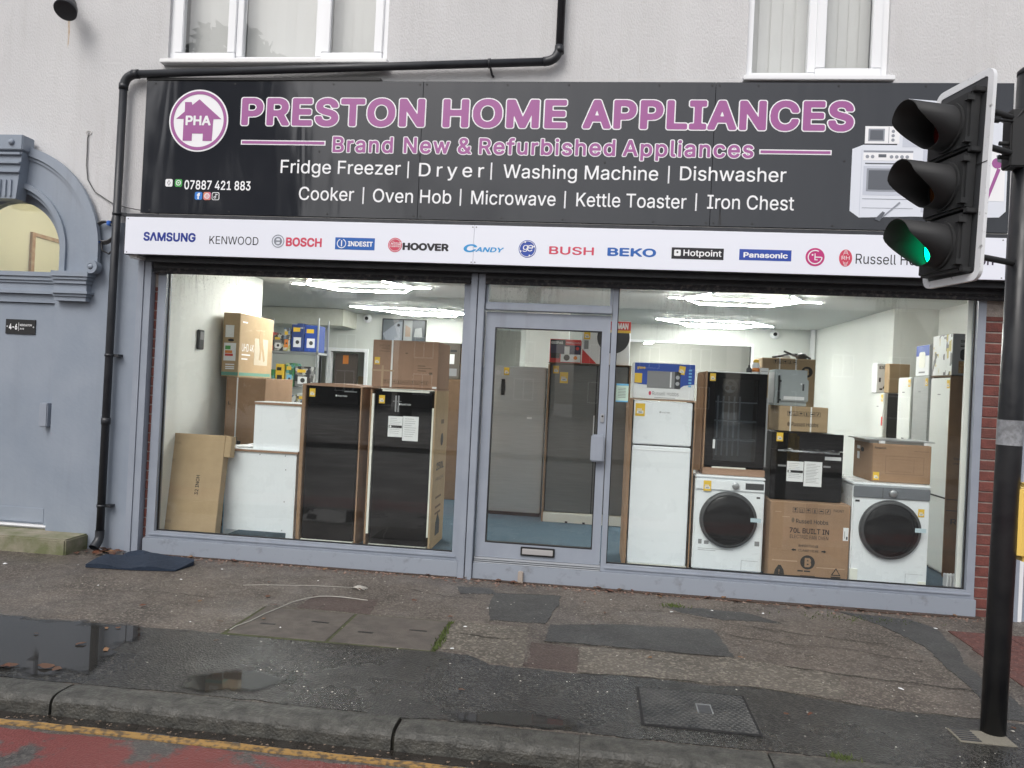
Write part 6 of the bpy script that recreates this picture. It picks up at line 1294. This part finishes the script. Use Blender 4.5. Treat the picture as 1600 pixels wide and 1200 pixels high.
# moss and weeds
M_MOSS = pm('moss_green', (.09, .12, .03), (.05, .07, .02), scale=40, rough=.95)
bm = bmesh.new()
def blade(x, y, h):
    a = random.uniform(0, 6.28); dx, dy = math.cos(a)*h*.5, math.sin(a)*h*.5; w = .004; v = [bm.verts.new(p) for p in ((x-w, y, .004), (x+w, y, .004), (x+dx*.5+w*.6, y+dy*.5, h*.7), (x+dx, y+dy, h))]; bm.faces.new(v)
for _ in range(160): t_ = random.random(); blade(-.915+random.gauss(0, .012), -1.25-.58*t_, random.uniform(.01, .035))
for _ in range(90): blade(random.gauss(.68, .05), random.gauss(-.4, .02), random.uniform(.01, .03))
for _ in range(60): blade(random.gauss(1.2, .03), random.gauss(-2.74, .02), random.uniform(.01, .03))
for _ in range(120): blade(random.gauss(2.0, .25), random.gauss(-.35, .05), random.uniform(.008, .02))
wd = from_bm('weeds', bm, M_MOSS); wd['kind'] = 'stuff'; wd['label'] = 'small weeds and moss in the pavement cracks'; wd['category'] = 'weeds'
dpp = empty('door_peg', 'short worn wooden peg standing against the foot of the shop door', 'peg', (-.56, -.05, 0)); box('peg', -.022, .022, -.02, .018, 0, .10, pm('peg_wood', (.36, .31, .27), rough=.8), dpp, bev=.006)

# ------------------------------------------------------------------ across the road (seen reflected in the glass)
M_TERR = pm('far_brick', (.085, .082, .08), (.065, .062, .06), scale=3, rough=.9); M_SLATE = pm('far_slate', (.07, .075, .085), (.1, .1, .11), scale=2, rough=.7); M_FARG = pm('far_window_glass', (.02, .022, .025), rough=.08)
struct(slab('far_pavement', [(-60, -20), (60, -20), (60, -12), (-60, -12)], -.3, .03, T_OLD))
for k, (x0, w, hh) in enumerate(((-36, 10.0, 5.2), (-24.5, 9.5, 5.0), (-13, 10, 5.3), (-1.5, 9.5, 5.0), (10, 10.0, 5.4), (22, 9.5, 5.0), (33, 10.0, 5.2))):
    t = empty('terraced_house', 'dark brick house across the road, %s from the left in the reflections' % ('first', 'second', 'third', 'fourth', 'fifth', 'sixth', 'last')[k], 'house', (x0, -42, 0), group='houses across the road')
    box('wall', 0, w, -6, 0, 0, hh, M_TERR, t)
    V = [(-.2, .25, hh), (w+.2, .25, hh), (w+.2, -6.2, hh), (-.2, -6.2, hh), (-.2, -3, hh+2.4), (w+.2, -3, hh+2.4)]
    mesh('roof', V, [(0, 1, 5, 4), (2, 3, 4, 5), (1, 2, 5), (3, 0, 4), (3, 2, 1, 0)], M_SLATE, t)
    box('chimney', w*.8, w*.8+.9, -3.6, -2.6, hh+1.6, hh+3.6, M_TERR, t)
    for i in range(3):
        for z in (.9, 3.3):
            x = w*(i+.5)/3
            if z < 1 and i == 1: box('door', x-.45, x+.45, -.02, .03, 0, 2.1, M_DKGREY, t); continue
            f_ = box('window', x-.65, x+.65, -.02, .04, z, z+1.4, M_UPVC, t); 
            for s in (-1, 1): box('pane', x+s*.31-.27, x+s*.31+.27, .041, .05, z+.08, z+1.32, M_FARG, f_)
def bare_tree(x, y, h, label, seed):
    rnd = random.Random(seed); t = empty('bare_tree', label, 'tree', (x, y, 0), group='bare trees across the road'); V = []; F = []
    def limb(p, d, L, r, lv):
        n = 5 if lv < 2 else 3; m = 3; pts = [p]; q = p.copy(); dd = d.copy()
        for i in range(m): dd = (dd+Vector((rnd.gauss(0, .16), rnd.gauss(0, .16), rnd.gauss(.03, .1)))).normalized(); q = q+dd*L/m; pts.append(q.copy())
        base = len(V); u = d.orthogonal().normalized(); w = d.cross(u)
        for i, pt in enumerate(pts):
            rr = r*(1-.45*i/m)
            for k in range(n): a = 2*math.pi*k/n; V.append(tuple(pt+(u*math.cos(a)+w*math.sin(a))*rr))
        for i in range(m):
            for k in range(n): F.append((base+i*n+k, base+i*n+(k+1) % n, base+(i+1)*n+(k+1) % n, base+(i+1)*n+k))
        if lv < 5:
            for k in range(3 if lv < 3 else 2+(rnd.random() < .5)):
                ax = Vector((rnd.gauss(0, 1), rnd.gauss(0, 1), rnd.gauss(.25, .5))).normalized(); nd = (dd*1.0+ax*.75).normalized(); limb(pts[-1] if k else pts[-2].lerp(pts[-1], .5), nd, L*rnd.uniform(.6, .82), r*.55, lv+1)
    limb(Vector((0, 0, h*.3)), Vector((0, 0, 1)), h*.22, .16, 0)
    M_BARK = pm('bark', (.07, .06, .05), (.1, .09, .075), scale=6, rough=.9)
    mesh('crown', V, F, M_BARK, t); sweep('trunk', [(0, 0, -.05), (0, 0, h*.3)], [.24, .17], M_BARK, t, n=9)
bare_tree(-13.5, -19.5, 12.0, 'tall bare tree across the road on the left of the reflections', 3)
bare_tree(-7.0, -21, 11.5, 'bare tree across the road opposite the left window', 8)
bare_tree(13.2, -20, 12.0, 'leaning bare tree across the road opposite the right window', 5)
M_YEW = pm('evergreen_leaf', (.025, .04, .015), (.05, .07, .025), scale=3, rough=.8)
et = empty('evergreen_tree', 'dense dark evergreen tree across the road mirrored in the sign', 'tree', (-11.0, -14.5, 0)); rnd = random.Random(2); V = []; F = []
for _ in range(5200):
    z = rnd.uniform(.8, 11.5); rr = 2.6*(1-(max(z-3, 0)/9.2)**1.6)**.5 if z < 12 else .2; a = rnd.uniform(0, 6.283); r = rr*math.sqrt(rnd.uniform(.25, 1))*(1+.18*math.sin(a*5+z*2)); c = Vector((r*math.cos(a), r*math.sin(a), z)); s = rnd.uniform(.14, .32)
    u = Vector((rnd.gauss(0, 1), rnd.gauss(0, 1), rnd.gauss(0, 1))).normalized(); w = u.orthogonal().normalized(); i = len(V); V += [tuple(c-u*s), tuple(c+w*s*.5), tuple(c+u*s), tuple(c-w*s*.5)]; F.append((i, i+1, i+2, i+3))
mesh('crown', V, F, M_YEW, et); sweep('trunk', [(0, 0, -.05), (0, 0, 9.5)], [.25, .06], MATS['bark'], et, n=8)
